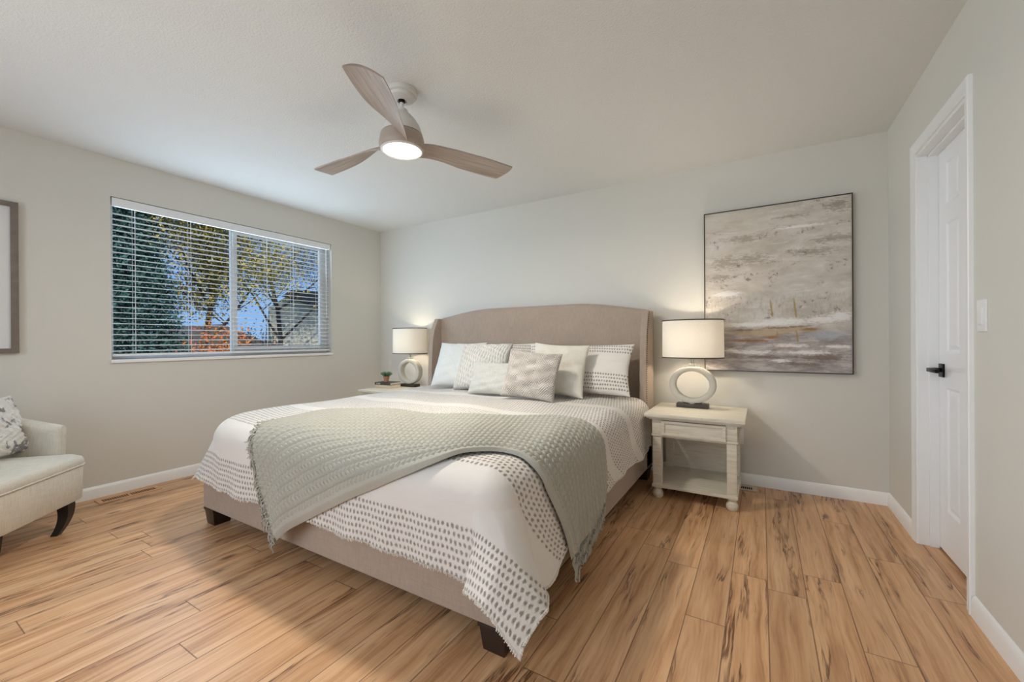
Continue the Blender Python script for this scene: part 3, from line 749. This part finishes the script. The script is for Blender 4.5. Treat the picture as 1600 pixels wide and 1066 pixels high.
# ------------------------------------------------------------------ nightstands
def whitewash():
    m = NT('antique_cream_wood'); v = m.coord(); n = m.noise(m.map(v, (1, 12, 12)), 6, 4, .6, .4); sp_ = m.noise(v, 60, 2)
    c = m.mix(m.step(n, .35, .75), srgb(226, 219, 202), srgb(206, 198, 178)); c = m.mix(m.math('MULTIPLY', m.step(sp_, .66, .74), .3), c, srgb(150, 138, 116))
    m.bsdf(c, .42, m.bump(n, .12, .001)); return m.m
M['nswood'] = whitewash()
def nightstand(x, y, label):
    """origin: floor, centre; 0.50 wide body, 0.54 deep, 0.585 high"""
    t = empty('nightstand', (x, y, 0), label=label, cat='nightstand', group='cream bedside tables')
    w, d = .255, .255; m = M['nswood']
    pr = [(-.305, .568), (-.305, .580), (-.301, .585), (.301, .585), (.305, .580), (.305, .568)]
    tp = MB().box((-.305, -.298, .563), (.305, .28, .585), .004).box((-.292, -.286, .552), (.292, .27, .564), .004).box((-.278, -.272, .543), (.278, .262, .553), .003)
    tp.build('table_top', m, t)
    bd = MB()
    bd.box((-.24, -.235, .425), (.24, .25, .545)).box((-.235, .235, .09), (.235, .25, .43))
    bd.build('case', m, t, smooth=False)
    dr = MB(); dr.box((-.198, -.262, .436), (.198, -.235, .538), .003)
    # raised frame round a sunk field
    for a, b in (((-.198, .436), (.198, .454)), ((-.198, .520), (.198, .538)), ((-.197, .4365), (-.176, .5375)), ((.176, .4365), (.197, .5375))):
        dr.box((a[0], -.270+(.0006 if abs(a[0]) == .197 or abs(b[0]) == .197 else 0), a[1]), (b[0], -.258, b[1]), .005)
    dr.box((-.205, -.260, .424), (.205, -.24, .4345), .003)
    dr.build('drawer', m, t)
    for sx in (-1, 1):
        for sy in (-1, 1):
            cx, cy = sx*.228, sy*.228
            lg = MB(); lg.box((cx-.031, cy-.031, .445), (cx+.031, cy+.031, .545), .002).box((cx-.036, cy-.036, .428), (cx+.036, cy+.036, .444), .004)
            lg.box((cx-.028, cy-.028, .09), (cx+.028, cy+.028, .43), .003)
            lg.build('leg', m, t)
            ft = MB().lathe([(0, 0), (.026, 0), (.031, .006), (.036, .020), (.035, .036), (.027, .052), (.022, .059), (.024, .064), (.031, .068), (.032, .0765), (0, .0765)], (cx, cy, 0), 32)
            ft.build('bun_foot', m, t)
    MB().box((-.262, -.262, .076), (.262, .262, .098), .004).build('shelf', m, t)
    return t
nightstand(-.392, 3.225, 'cream nightstand with a drawer and open shelf to the right of the bed')
nightstand(-3.352, 3.225, 'cream nightstand to the left of the bed, mostly hidden behind the duvet')

# ------------------------------------------------------------------ lamps
def shade_mat():
    m = NT('linen_lamp_shade'); v = m.coord(); n = m.noise(m.map(v, (1, 1, .2)), 300, 2)
    tr_ = m.n('ShaderNodeBsdfTranslucent'); di = m.n('ShaderNodeBsdfDiffuse'); x = m.n('ShaderNodeMixShader'); x.inputs[0].default_value = .13
    c = m.mix(n, srgb(228, 220, 206), srgb(240, 234, 222)); m.l(c, tr_.inputs[0]); m.l(c, di.inputs[0]); m.l(di.outputs[0], x.inputs[1]); m.l(tr_.outputs[0], x.inputs[2]); m.l(x.outputs[0], m.out.inputs[0]); return m.m
M['shade'] = shade_mat()
M['stone'] = plain('matte_ceramic', srgb(198, 194, 182), .55, .05, 40, .1)
M['blockbase'] = plain('dark_lamp_base', srgb(58, 50, 42), .4, .1)
M['steel'] = plain('brushed_steel', srgb(180, 176, 168), .3, .02, Metallic=.9)
def bulb_mat():
    m = NT('bulb_glow'); e = m.n('ShaderNodeEmission'); e.inputs[0].default_value = (1, .82, .58, 1); e.inputs[1].default_value = 14; m.l(e.outputs[0], m.out.inputs[0]); return m.m
M['bulb'] = bulb_mat()
def lamp(x, y, z, label, power):
    t = empty('table_lamp', (x, y, z), label=label, cat='lamp', group='round ring lamps')
    MB().box((-.108, -.045, 0), (.108, .045, .032), .003).build('base', M['blockbase'], t)
    # flat oval ring
    rg = bmesh.new(); n = 72; sec = 12; cz = .170; rings = []
    for i in range(n):
        a = 2*PI*i/n; ca, sa = math.cos(a), math.sin(a); wt = .0175+.005*abs(ca)
        cx, cz_ = .138*ca, cz+.118*sa
        ring = []
        for k in range(sec):
            b = 2*PI*k/sec; cu, su = math.cos(b), math.sin(b); p = (abs(cu)**.22)*math.copysign(1, cu)*wt; q = (abs(su)**.22)*math.copysign(1, su)*.034
            ring.append(rg.verts.new((cx+ca*p, q, cz_+sa*p)))
        rings.append(ring)
    for i in range(n):
        A, B = rings[i], rings[(i+1) % n]
        for k in range(sec): rg.faces.new((A[k], A[(k+1) % sec], B[(k+1) % sec], B[k]))
    bmesh.ops.recalc_face_normals(rg, faces=rg.faces[:])
    r_ = MB(); r_.add(rg); r_.build('ring_body', M['stone'], t, angle=60)
    MB().box((-.022, -.024, .296), (.022, .024, .325), .004).build('neck_cap', M['stone'], t)
    MB().lathe([(0, .322), (.010, .322), (.010, .385), (.018, .390), (.018, .43), (.0, .43)], n=24).build('socket_stem', M['steel'], t)
    MB().box((-.016, -.037, .030), (.016, .037, .036), .001).build('base_fitting', M['steel'], t)
    for q in (-.07, .07): MB().tube([(q, .0, .03), (q, .0, .043)], .008, 10).build('base_pin', M['steel'], t)
    a_, b_ = .212, .158
    sh = MB(); n = 96; t_ = bmesh.new()
    rr_ = [[t_.verts.new((a_*k_*math.cos(2*PI*i/n), b_*k_*math.sin(2*PI*i/n), zz)) for i in range(n)] for zz, k_ in ((.372, 1.0), (.45, 1.0), (.55, .995), (.648, .99))]
    for A, B in zip(rr_, rr_[1:]):
        for i in range(n): t_.faces.new((A[i], A[(i+1) % n], B[(i+1) % n], B[i]))
    sh.add(t_); so = sh.build('lamp_shade', M['shade'], t)
    for zz, k_ in ((.372, 1.003), (.648, .993)):
        MB().tube([(a_*k_*math.cos(2*PI*i/n), b_*k_*math.sin(2*PI*i/n), zz) for i in range(n)], .0042, 8, closed=True).build('trim_ring', M['blacktrim'], so)
    MB().tube([(-.209, 0, .63), (0, 0, .61), (.209, 0, .63)], .0018, 6).tube([(0, .155, .63), (0, 0, .61), (0, -.155, .63)], .0018, 6).tube([(0, 0, .43), (.05, 0, .48), (.055, 0, .54), (.0, 0, .612)], .002, 6).tube([(0, 0, .43), (-.05, 0, .48), (-.055, 0, .54), (.0, 0, .612)], .002, 6).build('harp', M['steel'], t)
    MB().lathe([(0, .43), (.014, .43), (.016, .45), (.030, .485), (.030, .51), (.018, .535), (0, .542)], n=24).build('bulb', M['bulb'], t)
    light('lamp_light', 'POINT', (0, 0, .50), power, (1, .87, .70), parent=t, shadow_soft_size=.035)
    return t
NZ = .585
lamp(-.440, 3.345, NZ, 'lit ring-shaped table lamp on the right nightstand, in front of the painting', 36)
lamp(-3.365, 3.395, NZ, 'lit ring-shaped table lamp on the left nightstand near the window wall', 18)

# books and plant on the left nightstand
M['bookdark'] = plain('dark_book_cover', srgb(64, 60, 54), .6, .1); M['booktan'] = plain('tan_book_cover', srgb(206, 184, 152), .7, .05); M['pages'] = plain('book_pages', srgb(232, 222, 204), .9, .05, 200)
M['spinetext'] = plain('pale_spine_lettering', srgb(206, 202, 192), .7, .05)
def book(x, y, z, w, d, h, mat, label, rz, marks=False):
    t = empty('book', (x, y, z), R(rz), label=label, cat='book', group='books on the left nightstand')
    MB().box((-w/2, -d/2, 0), (w/2, d/2, .003), .001).box((-w/2, -d/2, h-.003), (w/2, d/2, h), .001).box((-w/2, -d/2, 0), (w/2, -d/2+.003, h), .001).build('cover', mat, t)
    MB().box((-w/2+.005, -d/2+.003, .003), (w/2-.005, d/2-.005, h-.003)).build('pages', M['pages'], t, smooth=False)
    if marks:
        k = MB()
        for a, b, s in ((-.085, -.079, 1), (-.074, -.066, .6), (-.061, -.055, 1), (-.050, -.044, .8), (-.039, -.033, 1)):
            k.box((a, -d/2-.0006, h*.5-.007*s), (b, -d/2+.001, h*.5+.007*s))
        k.build('spine_lettering', M['spinetext'], t, smooth=False)
    return t
book(-3.52, 3.215, NZ, .235, .16, .034, M['booktan'], 'tan book at the bottom of the stack of two on the left nightstand', 2)
book(-3.522, 3.212, NZ+.034, .225, .155, .028, M['bookdark'], 'dark grey book with pale spine lettering, on top of the tan book', 3, True)
pl = empty('potted_plant', (-3.545, 3.215, NZ+.062), label='small succulent in a terracotta pot standing on the books', cat='plant')
M['terra'] = plain('terracotta', srgb(176, 122, 92), .8, .08); M['soil'] = plain('soil', srgb(60, 46, 36), .95, .2); M['succ'] = plain('succulent_leaf', srgb(92, 124, 90), .5, .25, 20)
MB().lathe([(0, 0), (.024, 0), (.031, .045), (.034, .045), (.035, .060), (.029, .060), (.028, .05), (0, .05)], n=32).build('plant_pot', M['terra'], pl)
MB().lathe([(0, .052), (.028, .052)], n=24).build('soil', M['soil'], pl)
lf = MB(); rng = random.Random(2)
for i in range(34):
    a = i*2.4; el = .25+.9*(i/34); L = .038+.028*(1-i/34)*rng.uniform(.8, 1.3)+.01
    d = Vector((math.cos(a)*math.cos(el), math.sin(a)*math.cos(el), math.sin(el))); p0 = Vector((0, 0, .055)); 
    pts = [p0+d*L*q+Vector((0, 0, .012*q*q)) for q in (0, .3, .6, .85, 1)]
    lf.tube(pts, [.0025, .006, .0085, .0065, .001], 6, flat=.5)
lf.build('leaves', M['succ'], pl)

# ------------------------------------------------------------------ painting
def art_mat():
    m = NT('abstract_seascape_paint'); s = m.sep(m.coord('UV')); u, v = s[0], s[1]
    V = lambda sx, sy, o=0: m.comb(m.math('MULTIPLY', u, sx), m.math('MULTIPLY', v, sy), o)
    n1 = m.noise(V(1.6, 5), 2.0, 5, .65, .4); n2 = m.noise(V(3, 14, 4), 2.2, 5, .7, .5); n3 = m.noise(V(9, 9, 7), 5, 4, .7); n4 = m.noise(V(2.4, 7, 11), 2.4, 4, .6, .8)
    c = m.ramp(n1, (.3, srgb(186, 178, 164)), (.5, srgb(206, 198, 184)), (.68, srgb(216, 211, 202)))
    c = m.mix(m.math('MULTIPLY', m.step(n2, .52, .70), .5), c, srgb(232, 228, 220))
    pk = m.math('MULTIPLY', m.step(n4, .50, .62), .35); c = m.mix(pk, c, srgb(200, 186, 180))
    # scumbled grey-brown patches in the upper field
    cl = m.math('MULTIPLY', m.step(n4, .56, .66), m.step(n3, .50, .60)); c = m.mix(m.math('MULTIPLY', cl, .85), c, srgb(122, 108, 88))
    def blob(cu, cv, ru, rv, col, amt, rag=.55):
        d = m.math('SQRT', m.math('ADD', m.math('POWER', m.math('DIVIDE', m.math('ABSOLUTE', m.math('SUBTRACT', u, cu)), ru), 2), m.math('POWER', m.math('DIVIDE', m.math('ABSOLUTE', m.math('SUBTRACT', v, cv)), rv), 2)))
        d = m.math('ADD', d, m.math('MULTIPLY', m.math('SUBTRACT', m.noise(V(7, 30, cu*9+cv*5), 4, 5, .8), .5), rag*5.5))
        return m.mix(m.math('MULTIPLY', m.math('SUBTRACT', 1, m.step(d, .35, 1.35)), amt), c, col)
    for a in ((.30, .82, .13, .020), (.36, .69, .10, .030), (.16, .68, .10, .035), (.77, .70, .14, .020), (.90, .765, .13, .020), (.92, .95, .07, .035), (.12, .59, .09, .016), (.62, .92, .10, .010)):
        c = blob(*a, srgb(122, 106, 84), .52, 1.1)
    # lower field: grey-violet water
    low = m.math('SUBTRACT', 1, m.step(m.math('ADD', v, m.math('MULTIPLY', m.math('SUBTRACT', n1, .5), .22)), .20, .30))
    wat = m.ramp(n2, (.3, srgb(122, 114, 112)), (.5, srgb(160, 151, 148)), (.65, srgb(196, 190, 186)), (.8, srgb(150, 136, 122)))
    c = m.mix(m.math('MULTIPLY', low, .9), c, wat)
    mid = m.math('MULTIPLY', m.step(v, .28, .36), m.math('SUBTRACT', 1, m.step(v, .42, .5))); c = m.mix(m.math('MULTIPLY', m.math('MULTIPLY', mid, m.step(m.noise(V(14, 5, 2), 3, 4, .7), .45, .7)), .5), c, srgb(160, 150, 138))
    for a in ((.40, .235, .22, .026), (.62, .250, .20, .016)): c = blob(*a, srgb(186, 160, 118), .75)
    for a in ((.30, .25, .10, .008), (.52, .262, .12, .006), (.68, .268, .08, .006), (.80, .085, .16, .020), (.70, .045, .12, .014), (.45, .085, .14, .010)): c = blob(*a, srgb(112, 96, 82), .7, .7)
    for a in ((.35, .185, .14, .008), (.48, .205, .06, .010), (.74, .250, .06, .008), (.58, .150, .07, .010)): c = blob(*a, srgb(160, 106, 50), .9, .6)
    c = blob(.86, .215, .12, .022, srgb(176, 184, 194), .8)
    WHT = srgb(238, 235, 230)
    for a in ((.36, .285, .26, .013), (.58, .30, .20, .018), (.82, .305, .09, .022), (.93, .32, .07, .03), (.34, .115, .18, .014), (.62, .155, .13, .012), (.74, .115, .14, .014), (.55, .065, .07, .011), (.20, .125, .05, .012), (.92, .15, .10, .009), (.70, .855, .16, .008), (.16, .48, .10, .02)):
        c = blob(*a, WHT, .9, .62)
    for cu, v0, v1 in ((.495, .33, .45), (.655, .32, .45), (.665, .175, .26), (.53, .21, .26)):
        k = m.math('MULTIPLY', m.math('SUBTRACT', 1, m.step(m.math('ABSOLUTE', m.math('ADD', m.math('SUBTRACT', u, cu), m.math('MULTIPLY', m.math('SUBTRACT', v, v0), .14))), .003, .009)), m.math('MULTIPLY', m.step(v, v0-.01, v0+.01), m.math('SUBTRACT', 1, m.step(v, v1-.04, v1))))
        c = m.mix(m.math('MULTIPLY', k, .8), c, srgb(168, 138, 70))
    m.bsdf(c, .6, m.bump(m.math('ADD', n2, m.math('MULTIPLY', n3, .4)), .3, .004)); return m.m
M['art'] = art_mat(); M['artframe'] = plain('thin_bronze_frame', srgb(66, 54, 42), .45, .1)
px0, px1, pz0, pz1 = -.378, .528, .850, 2.062
pt = empty('abstract_painting', ((px0+px1)/2, YB, (pz0+pz1)/2), label='large abstract painting in beige, white and grey in a thin dark frame', cat='painting')
hw_, hh_ = (px1-px0)/2, (pz1-pz0)/2
G = np.linspace(0, 1, 12); GU, GV = np.meshgrid(G, G)
cv = mesh_obj('canvas', grid_mesh('canvas', (GU-.5)*2*(hw_-.007), GU*0-.034, (GV-.5)*2*(hh_-.007), (GU, GV)), M['art'], pt)
f_ = MB(); b_ = .0055
for lo, hi in (((-hw_, -hh_), (-hw_+b_, hh_)), ((hw_-b_, -hh_), (hw_, hh_)), ((-hw_, -hh_), (hw_, -hh_+b_)), ((-hw_, hh_-b_), (hw_, hh_))):
    f_.box((lo[0], -.042, lo[1]), (hi[0], -.001, hi[1]), .001)
f_.build('picture_frame', M['artframe'], pt)
MB().box((-hw_+.006, -.033, -hh_+.006), (hw_-.006, -.003, hh_-.006)).build('stretcher', M['mattress'], pt, smooth=False)

# picture on the left wall, cut off by the edge of the photograph
M['greyframe'] = plain('weathered_grey_wood', srgb(122, 112, 102), .6, .25, 25, .3); M['mat'] = plain('white_mount', srgb(226, 226, 224), .8, .01); M['print'] = plain('pale_print', srgb(206, 204, 198), .8, .1, 6)
pf = empty('framed_picture', (XL, .27, 1.507), label='grey wooden picture frame with a white mount on the left wall', cat='picture')
f_ = MB(); w_, h_ = .381, .474
for lo, hi in (((-w_, -h_), (-w_+.032, h_)), ((w_-.032, -h_), (w_, h_)), ((-w_+.03, -h_), (w_-.03, -h_+.030)), ((-w_+.03, h_-.030), (w_-.03, h_))):
    f_.box((.001, lo[0], lo[1]), (.028, hi[0], hi[1]), .003)
f_.build('picture_frame', M['greyframe'], pf)
MB().box((.002, -w_+.03, -h_+.028), (.012, w_-.03, h_-.028)).build('mount', M['mat'], pf, smooth=False)
MB().box((.012, -w_+.13, -h_+.13), (.0125, w_-.13, h_-.13)).build('print', M['print'], pf, smooth=False)

# ------------------------------------------------------------------ ceiling fan
FX, FY = -1.655, 1.622
def fanwood():
    m = NT('washed_oak'); v = m.coord('UV'); n = m.noise(m.map(v, (2, 60, 1)), 1.5, 4, .6, .5)
    c = m.mix(m.step(n, .3, .7), srgb(158, 143, 130), srgb(186, 173, 162)); m.bsdf(c, .5, m.bump(n, .1, .001)); return m.m
M['fanwood'] = fanwood(); M['fanwhite'] = plain('matte_white_metal', srgb(212, 208, 202), .4, .02)
def lens_mat():
    m = NT('led_lens'); e = m.n('ShaderNodeEmission'); e.inputs[0].default_value = (1, .95, .88, 1); e.inputs[1].default_value = 9; m.l(e.outputs[0], m.out.inputs[0]); return m.m
M['lens'] = lens_mat()
fan = empty('ceiling_fan', (FX, FY, H), label='three-blade wooden ceiling fan with a lit round light', cat='ceiling fan')
MB().lathe([(0, 0), (.082, 0), (.084, -.010), (.082, -.024), (.070, -.028), (.067, -.042), (.045, -.052), (.024, -.054), (.024, -.05), (0, -.05)], n=64).build('ceiling_canopy', M['fanwhite'], fan)
MB().lathe([(.018, -.05), (.0165, -.062), (0, -.066)], n=32).build('ball_joint', M['black'], fan)
MB().tube([(0, 0, -.055), (0, 0, -.115)], .0105, 20).build('downrod', M['fanwhite'], fan)
MB().lathe([(.011, -.092), (.024, -.097), (.030, -.102), (.030, -.110), (.034, -.116), (.052, -.132), (.076, -.160), (.095, -.192), (.106, -.222), (.1085, -.236), (0, -.236)], n=72).build('motor_housing', M['fanwhite'], fan)
hub = MB(); t_ = bmesh.new(); n = 72
pr = [(.103, -.236), (.1105, -.240), (.116, -.262), (.120, -.290), (.119, -.306), (.113, -.316), (.104, -.320)]
o = MB().lathe(pr, n=72).build('wood_hub', M['fanwood'], fan)
MB().lathe([(.112, -.312), (.110, -.322), (.104, -.326), (.098, -.322), (.0975, -.316)], n=72).build('lens_ring', M['fanwhite'], fan)
MB().lathe([(.0985, -.314), (.097, -.320), (.085, -.323), (.05, -.325), (0, -.325)], n=64).build('light_lens', M['lens'], fan)
light('fan_light', 'AREA', (0, 0, -.332), 20, (1, .93, .84), parent=fan, shape='DISK', size=.19)
def blade():
    nr, nc = 60, 14
    r = np.linspace(.085, .655, nr)[:, None]; c = np.linspace(-1, 1, nc)[None, :]; q = (r-.085)/(.655-.085)
    half = np.interp(q, [0, .1, .25, .4, .6, .8, .93, 1], [.036, .040, .048, .060, .074, .077, .076, .074])
    ctr = np.interp(q, [0, .15, .4, .7, 1], [.040, .030, .020, .022, .029])
    sm = lambda v: np.convolve(np.pad(v.ravel(), 6, 'reflect', reflect_type='odd'), np.hanning(15)[1:-1]/np.hanning(15).sum(), 'valid')[:, None]
    half, ctr = sm(half), sm(ctr)
    y = ctr+half*c
    x = r-.036*(c*.5+.5)*q+.022*(1-c**2)*np.clip((q-.75)/.25, 0, 1)**2
    pitch = np.radians(np.interp(q, [0, .12, .3, .6, 1], [44, 34, 20, 12, 9]))
    zc = np.interp(q, [0, .15, .5, 1], [-.262, -.262, -.288, -.304])
    pitch, zc = sm(pitch), sm(zc)
    yy = y*np.cos(pitch)+0*x; zz = zc-(y-.0)*np.sin(pitch)
    camber = .010*(1-c**2)*np.clip(q*3, 0, 1)
    up = np.stack([x, yy, zz+camber+.004], -1); dn = np.stack([x, yy, zz+camber*.8-.004], -1)
    X = np.concatenate([up[:, :, 0], dn[:, ::-1, 0]], 1); Y = np.concatenate([up[:, :, 1], dn[:, ::-1, 1]], 1); Z = np.concatenate([up[:, :, 2], dn[:, ::-1, 2]], 1)
    UVx = np.concatenate([x, x[:, ::-1]], 1); UVy = np.concatenate([y, y[:, ::-1]], 1)
    me = grid_mesh('fan_blade', X, Y, Z, (UVx, UVy))
    bm = bmesh.new(); bm.from_mesh(me); i0 = [v for v in bm.verts]; m2 = 2*nc
    for k in range(nr-1): bm.faces.new((bm.verts[k*m2+m2-1] if False else i0[k*m2+m2-1], i0[k*m2], i0[(k+1)*m2], i0[(k+1)*m2+m2-1]))
    bm.faces.new([i0[k] for k in range(m2)]); bm.faces.new([i0[(nr-1)*m2+k] for k in range(m2)][::-1])
    bmesh.ops.recalc_face_normals(bm, faces=bm.faces[:]); bm.to_mesh(me); bm.free(); return me
bme = blade(); bme.materials.append(M['fanwood'])
for k, a in enumerate((60, 180, 300)):
    b = mesh_obj('fan_blade', bme, None, fan, rot=(0, 0, R(a)))
    if k == 0: bme.set_sharp_from_angle(angle=R(50))

# ------------------------------------------------------------------ floor vents
M['ventmetal'] = plain('tan_metal_register', srgb(206, 160, 118), .45, .08); M['dark'] = plain('dark_void', srgb(18, 12, 10), .9)
def vent(x, y, rz, label, mat):
    t = empty('floor_vent', (x, y, 0), R(rz), label=label, cat='floor vent', group='floor registers')
    f = MB()
    f.box((-.172, -.055, 0), (.172, -.030, .005), .0015).box((-.172, .030, 0), (.172, .055, .005), .0015).box((-.172, -.031, 0), (-.148, .031, .005), .001).box((.148, -.031, 0), (.172, .031, .005), .001).box((-.008, -.031, 0), (.008, .031, .005), .001)
    f.build('vent_frame', mat, t)
    s = MB()
    for i in range(24):
        xx = -.146+i*.0127
        s.box((xx-.002, -.031, .0005), (xx+.002, .031, .0042))
    s.build('vent_slats', mat, t, smooth=False)
    MB().box((-.15, -.032, 0), (.15, .032, .0006)).build('vent_opening', M['dark'], t, smooth=False)
vent(-3.902, 1.145, 90, 'tan metal floor register along the left wall', M['ventmetal'])
vent(-.205, 3.482, 0, 'floor register at the back wall behind the right nightstand', plain('white_metal_register', srgb(206, 190, 172), .4, .05))

# ------------------------------------------------------------------ armchair
M['chairlinen'] = fabric('natural_linen', srgb(212, 206, 192), .08)
M['blackleg'] = plain('black_lacquer', srgb(16, 14, 14), .3, .1)
CH = empty('armchair', (-3.443, .417, 0), R(45), label='natural linen armchair with curved black legs in front of the left wall', cat='armchair')
def rrect(hx, hy, r, n=8, bow=0.0):
    pts = []
    for cx, cy, a0 in ((hx-r, hy-r, 0), (-hx+r, hy-r, 90), (-hx+r, -hy+r, 180), (hx-r, -hy+r, 270)):
        for k in range(n+1):
            a = R(a0+90*k/n); pts.append((cx+r*math.cos(a), cy+r*math.sin(a)))
    return pts
def loft(rings, name, mat, parent, angle=60):
    t = bmesh.new(); V = [[t.verts.new(p) for p in r] for r in rings]; n = len(rings[0])
    for A, B in zip(V, V[1:]):
        for k in range(n): t.faces.new((A[k], A[(k+1) % n], B[(k+1) % n], B[k]))
    t.faces.new(V[0][::-1]); t.faces.new(V[-1]); bmesh.ops.recalc_face_normals(t, faces=t.faces[:])
    m = MB(); m.add(t); return m.build(name, mat, parent, angle=angle)
def bowf(pts, amt):
    out = []
    for x, y in pts:
        k = max(0, x/.30); out.append((x+amt*k*(1-(y/.33)**2), y))
    return out
P1 = bowf(rrect(.262, .312, .075), .045); P2 = bowf(rrect(.266, .317, .075), .045)
base = [[(x*.985, y*.985, .185) for x, y in P1], [(x, y, .19) for x, y in P1], [(x, y, .37) for x, y in P2], [(x*.99, y*.99, .376) for x, y in P2]]
loft(base, 'seat_base', M['chairlinen'], CH)
cu = [[(x*.985, y*.985, .374) for x, y in P2], [(x*1.006, y*1.004, .382) for x, y in P2], [(x*1.01, y*1.006, .405) for x, y in P2], [(x*.995, y*.99, .424) for x, y in P2], [(x*.93, y*.93, .436) for x, y in P2], [(x*.7, y*.7, .448) for x, y in P2], [(x*.35, y*.35, .452) for x, y in P2]]
loft(cu, 'seat', M['chairlinen'], CH)
wl_ = [(x*1.012, y*1.008, .383) for x, y in P2]
MB().tube(wl_, .0045, 8, closed=True).build('piping', M['chairlinen'], CH)
# wrap-around arms and back: path in plan, height, flare
path = [(.125, .350), (.05, .355), (-.05, .358), (-.14, .352), (-.22, .330), (-.285, .285), (-.330, .21), (-.350, .11), (-.355, 0)]
path = path+[(x, -y) for x, y in path[:-1][::-1]]
hts = [.598, .618, .642, .668, .700, .745, .800, .835, .845]; hts = hts+hts[:-1][::-1]
pp, _ = spl(path, 61); hh = np.interp(np.linspace(0, 1, 61), np.linspace(0, 1, len(hts)), hts)
rings = []
for i, (x, y) in enumerate(pp):
    a = pp[max(0, i-1)]; b = pp[min(60, i+1)]; tx, ty = b-a; L = math.hypot(tx, ty); nx_, ny_ = ty/L, -tx/L   # outward
    if nx_*x+ny_*y < 0: nx_, ny_ = -nx_, -ny_
    ht = hh[i]; endf = min(1, min(i, 60-i)/1.5+.55)
    sec = [(-.034, .40), (-.034, ht-.06), (-.040, ht-.03), (-.034, ht-.008), (-.015, ht), (.012, ht), (.032, ht-.008), (.042, ht-.03), (.036, ht-.06), (.030, .40), (.022, .20), (-.02, .20)]
    lean = .10*(ht-.55)
    rings.append([(x+nx_*(d*endf+lean*(z-.4)*2), y+ny_*(d*endf+lean*(z-.4)*2), z) for d, z in sec])
loft(rings, 'backrest', M['chairlinen'], CH)
def sabre(cx, cy, sx, sy, name='leg'):
    rings = []
    for k in range(13):
        t = k/12; z = .188*(1-t); bow = math.sin(t*PI*.75)*.020
        ox = sx*(bow*.6-.034*t*t); oy = sy*(bow*.6-.034*t*t); h = .030*(1-t)+.016*t; 
        rings.append([(cx+ox+a*h, cy+oy+b*h, z) for a, b in ((1, 1), (-1, 1), (-1, -1), (1, -1))])
    t_ = bmesh.new(); V = [[t_.verts.new(p) for p in r] for r in rings]
    for A, B in zip(V, V[1:]):
        for k in range(4): t_.faces.new((A[k], A[(k+1) % 4], B[(k+1) % 4], B[k]))
    t_.faces.new(V[0][::-1]); t_.faces.new(V[-1]); bmesh.ops.recalc_face_normals(t_, faces=t_.faces[:])
    m = MB(); m.add(t_); m.build(name, M['blackleg'], CH, angle=40)
for sx in (1, -1):
    for sy in (1, -1): sabre(sx*.213, sy*.222, sx, sy)
# shaggy cushion on the chair
def shag(x, z): return .005*np.sin(x*90+3*np.sin(z*40))*np.sin(z*110)+.003*np.sin(x*300)*np.sin(z*260)
def shag_mat():
    m = NT('shaggy_grey_white'); v = m.coord(); n = m.noise(v, 13, 3, .6, .5); f = m.noise(v, 160, 3)
    c = m.mix(m.step(n, .52, .59), srgb(236, 232, 226), srgb(136, 134, 134)); c = m.mix(m.math('MULTIPLY', f, .25), c, srgb(196, 188, 178)); m.bsdf(c, .95, m.bump(f, .55, .010)); return m.m
M['shag'] = shag_mat()
sp_ = pillow('throw_pillow', .46, .35, .13, M['shag'], (-3.60, .50, .452), 18, 135-90+45, 'shaggy white pillow with dark grey patches on the armchair', disp=shag, n=110)
sp_.rotation_euler = Euler((-R(18), 0, R(135)), 'XYZ');
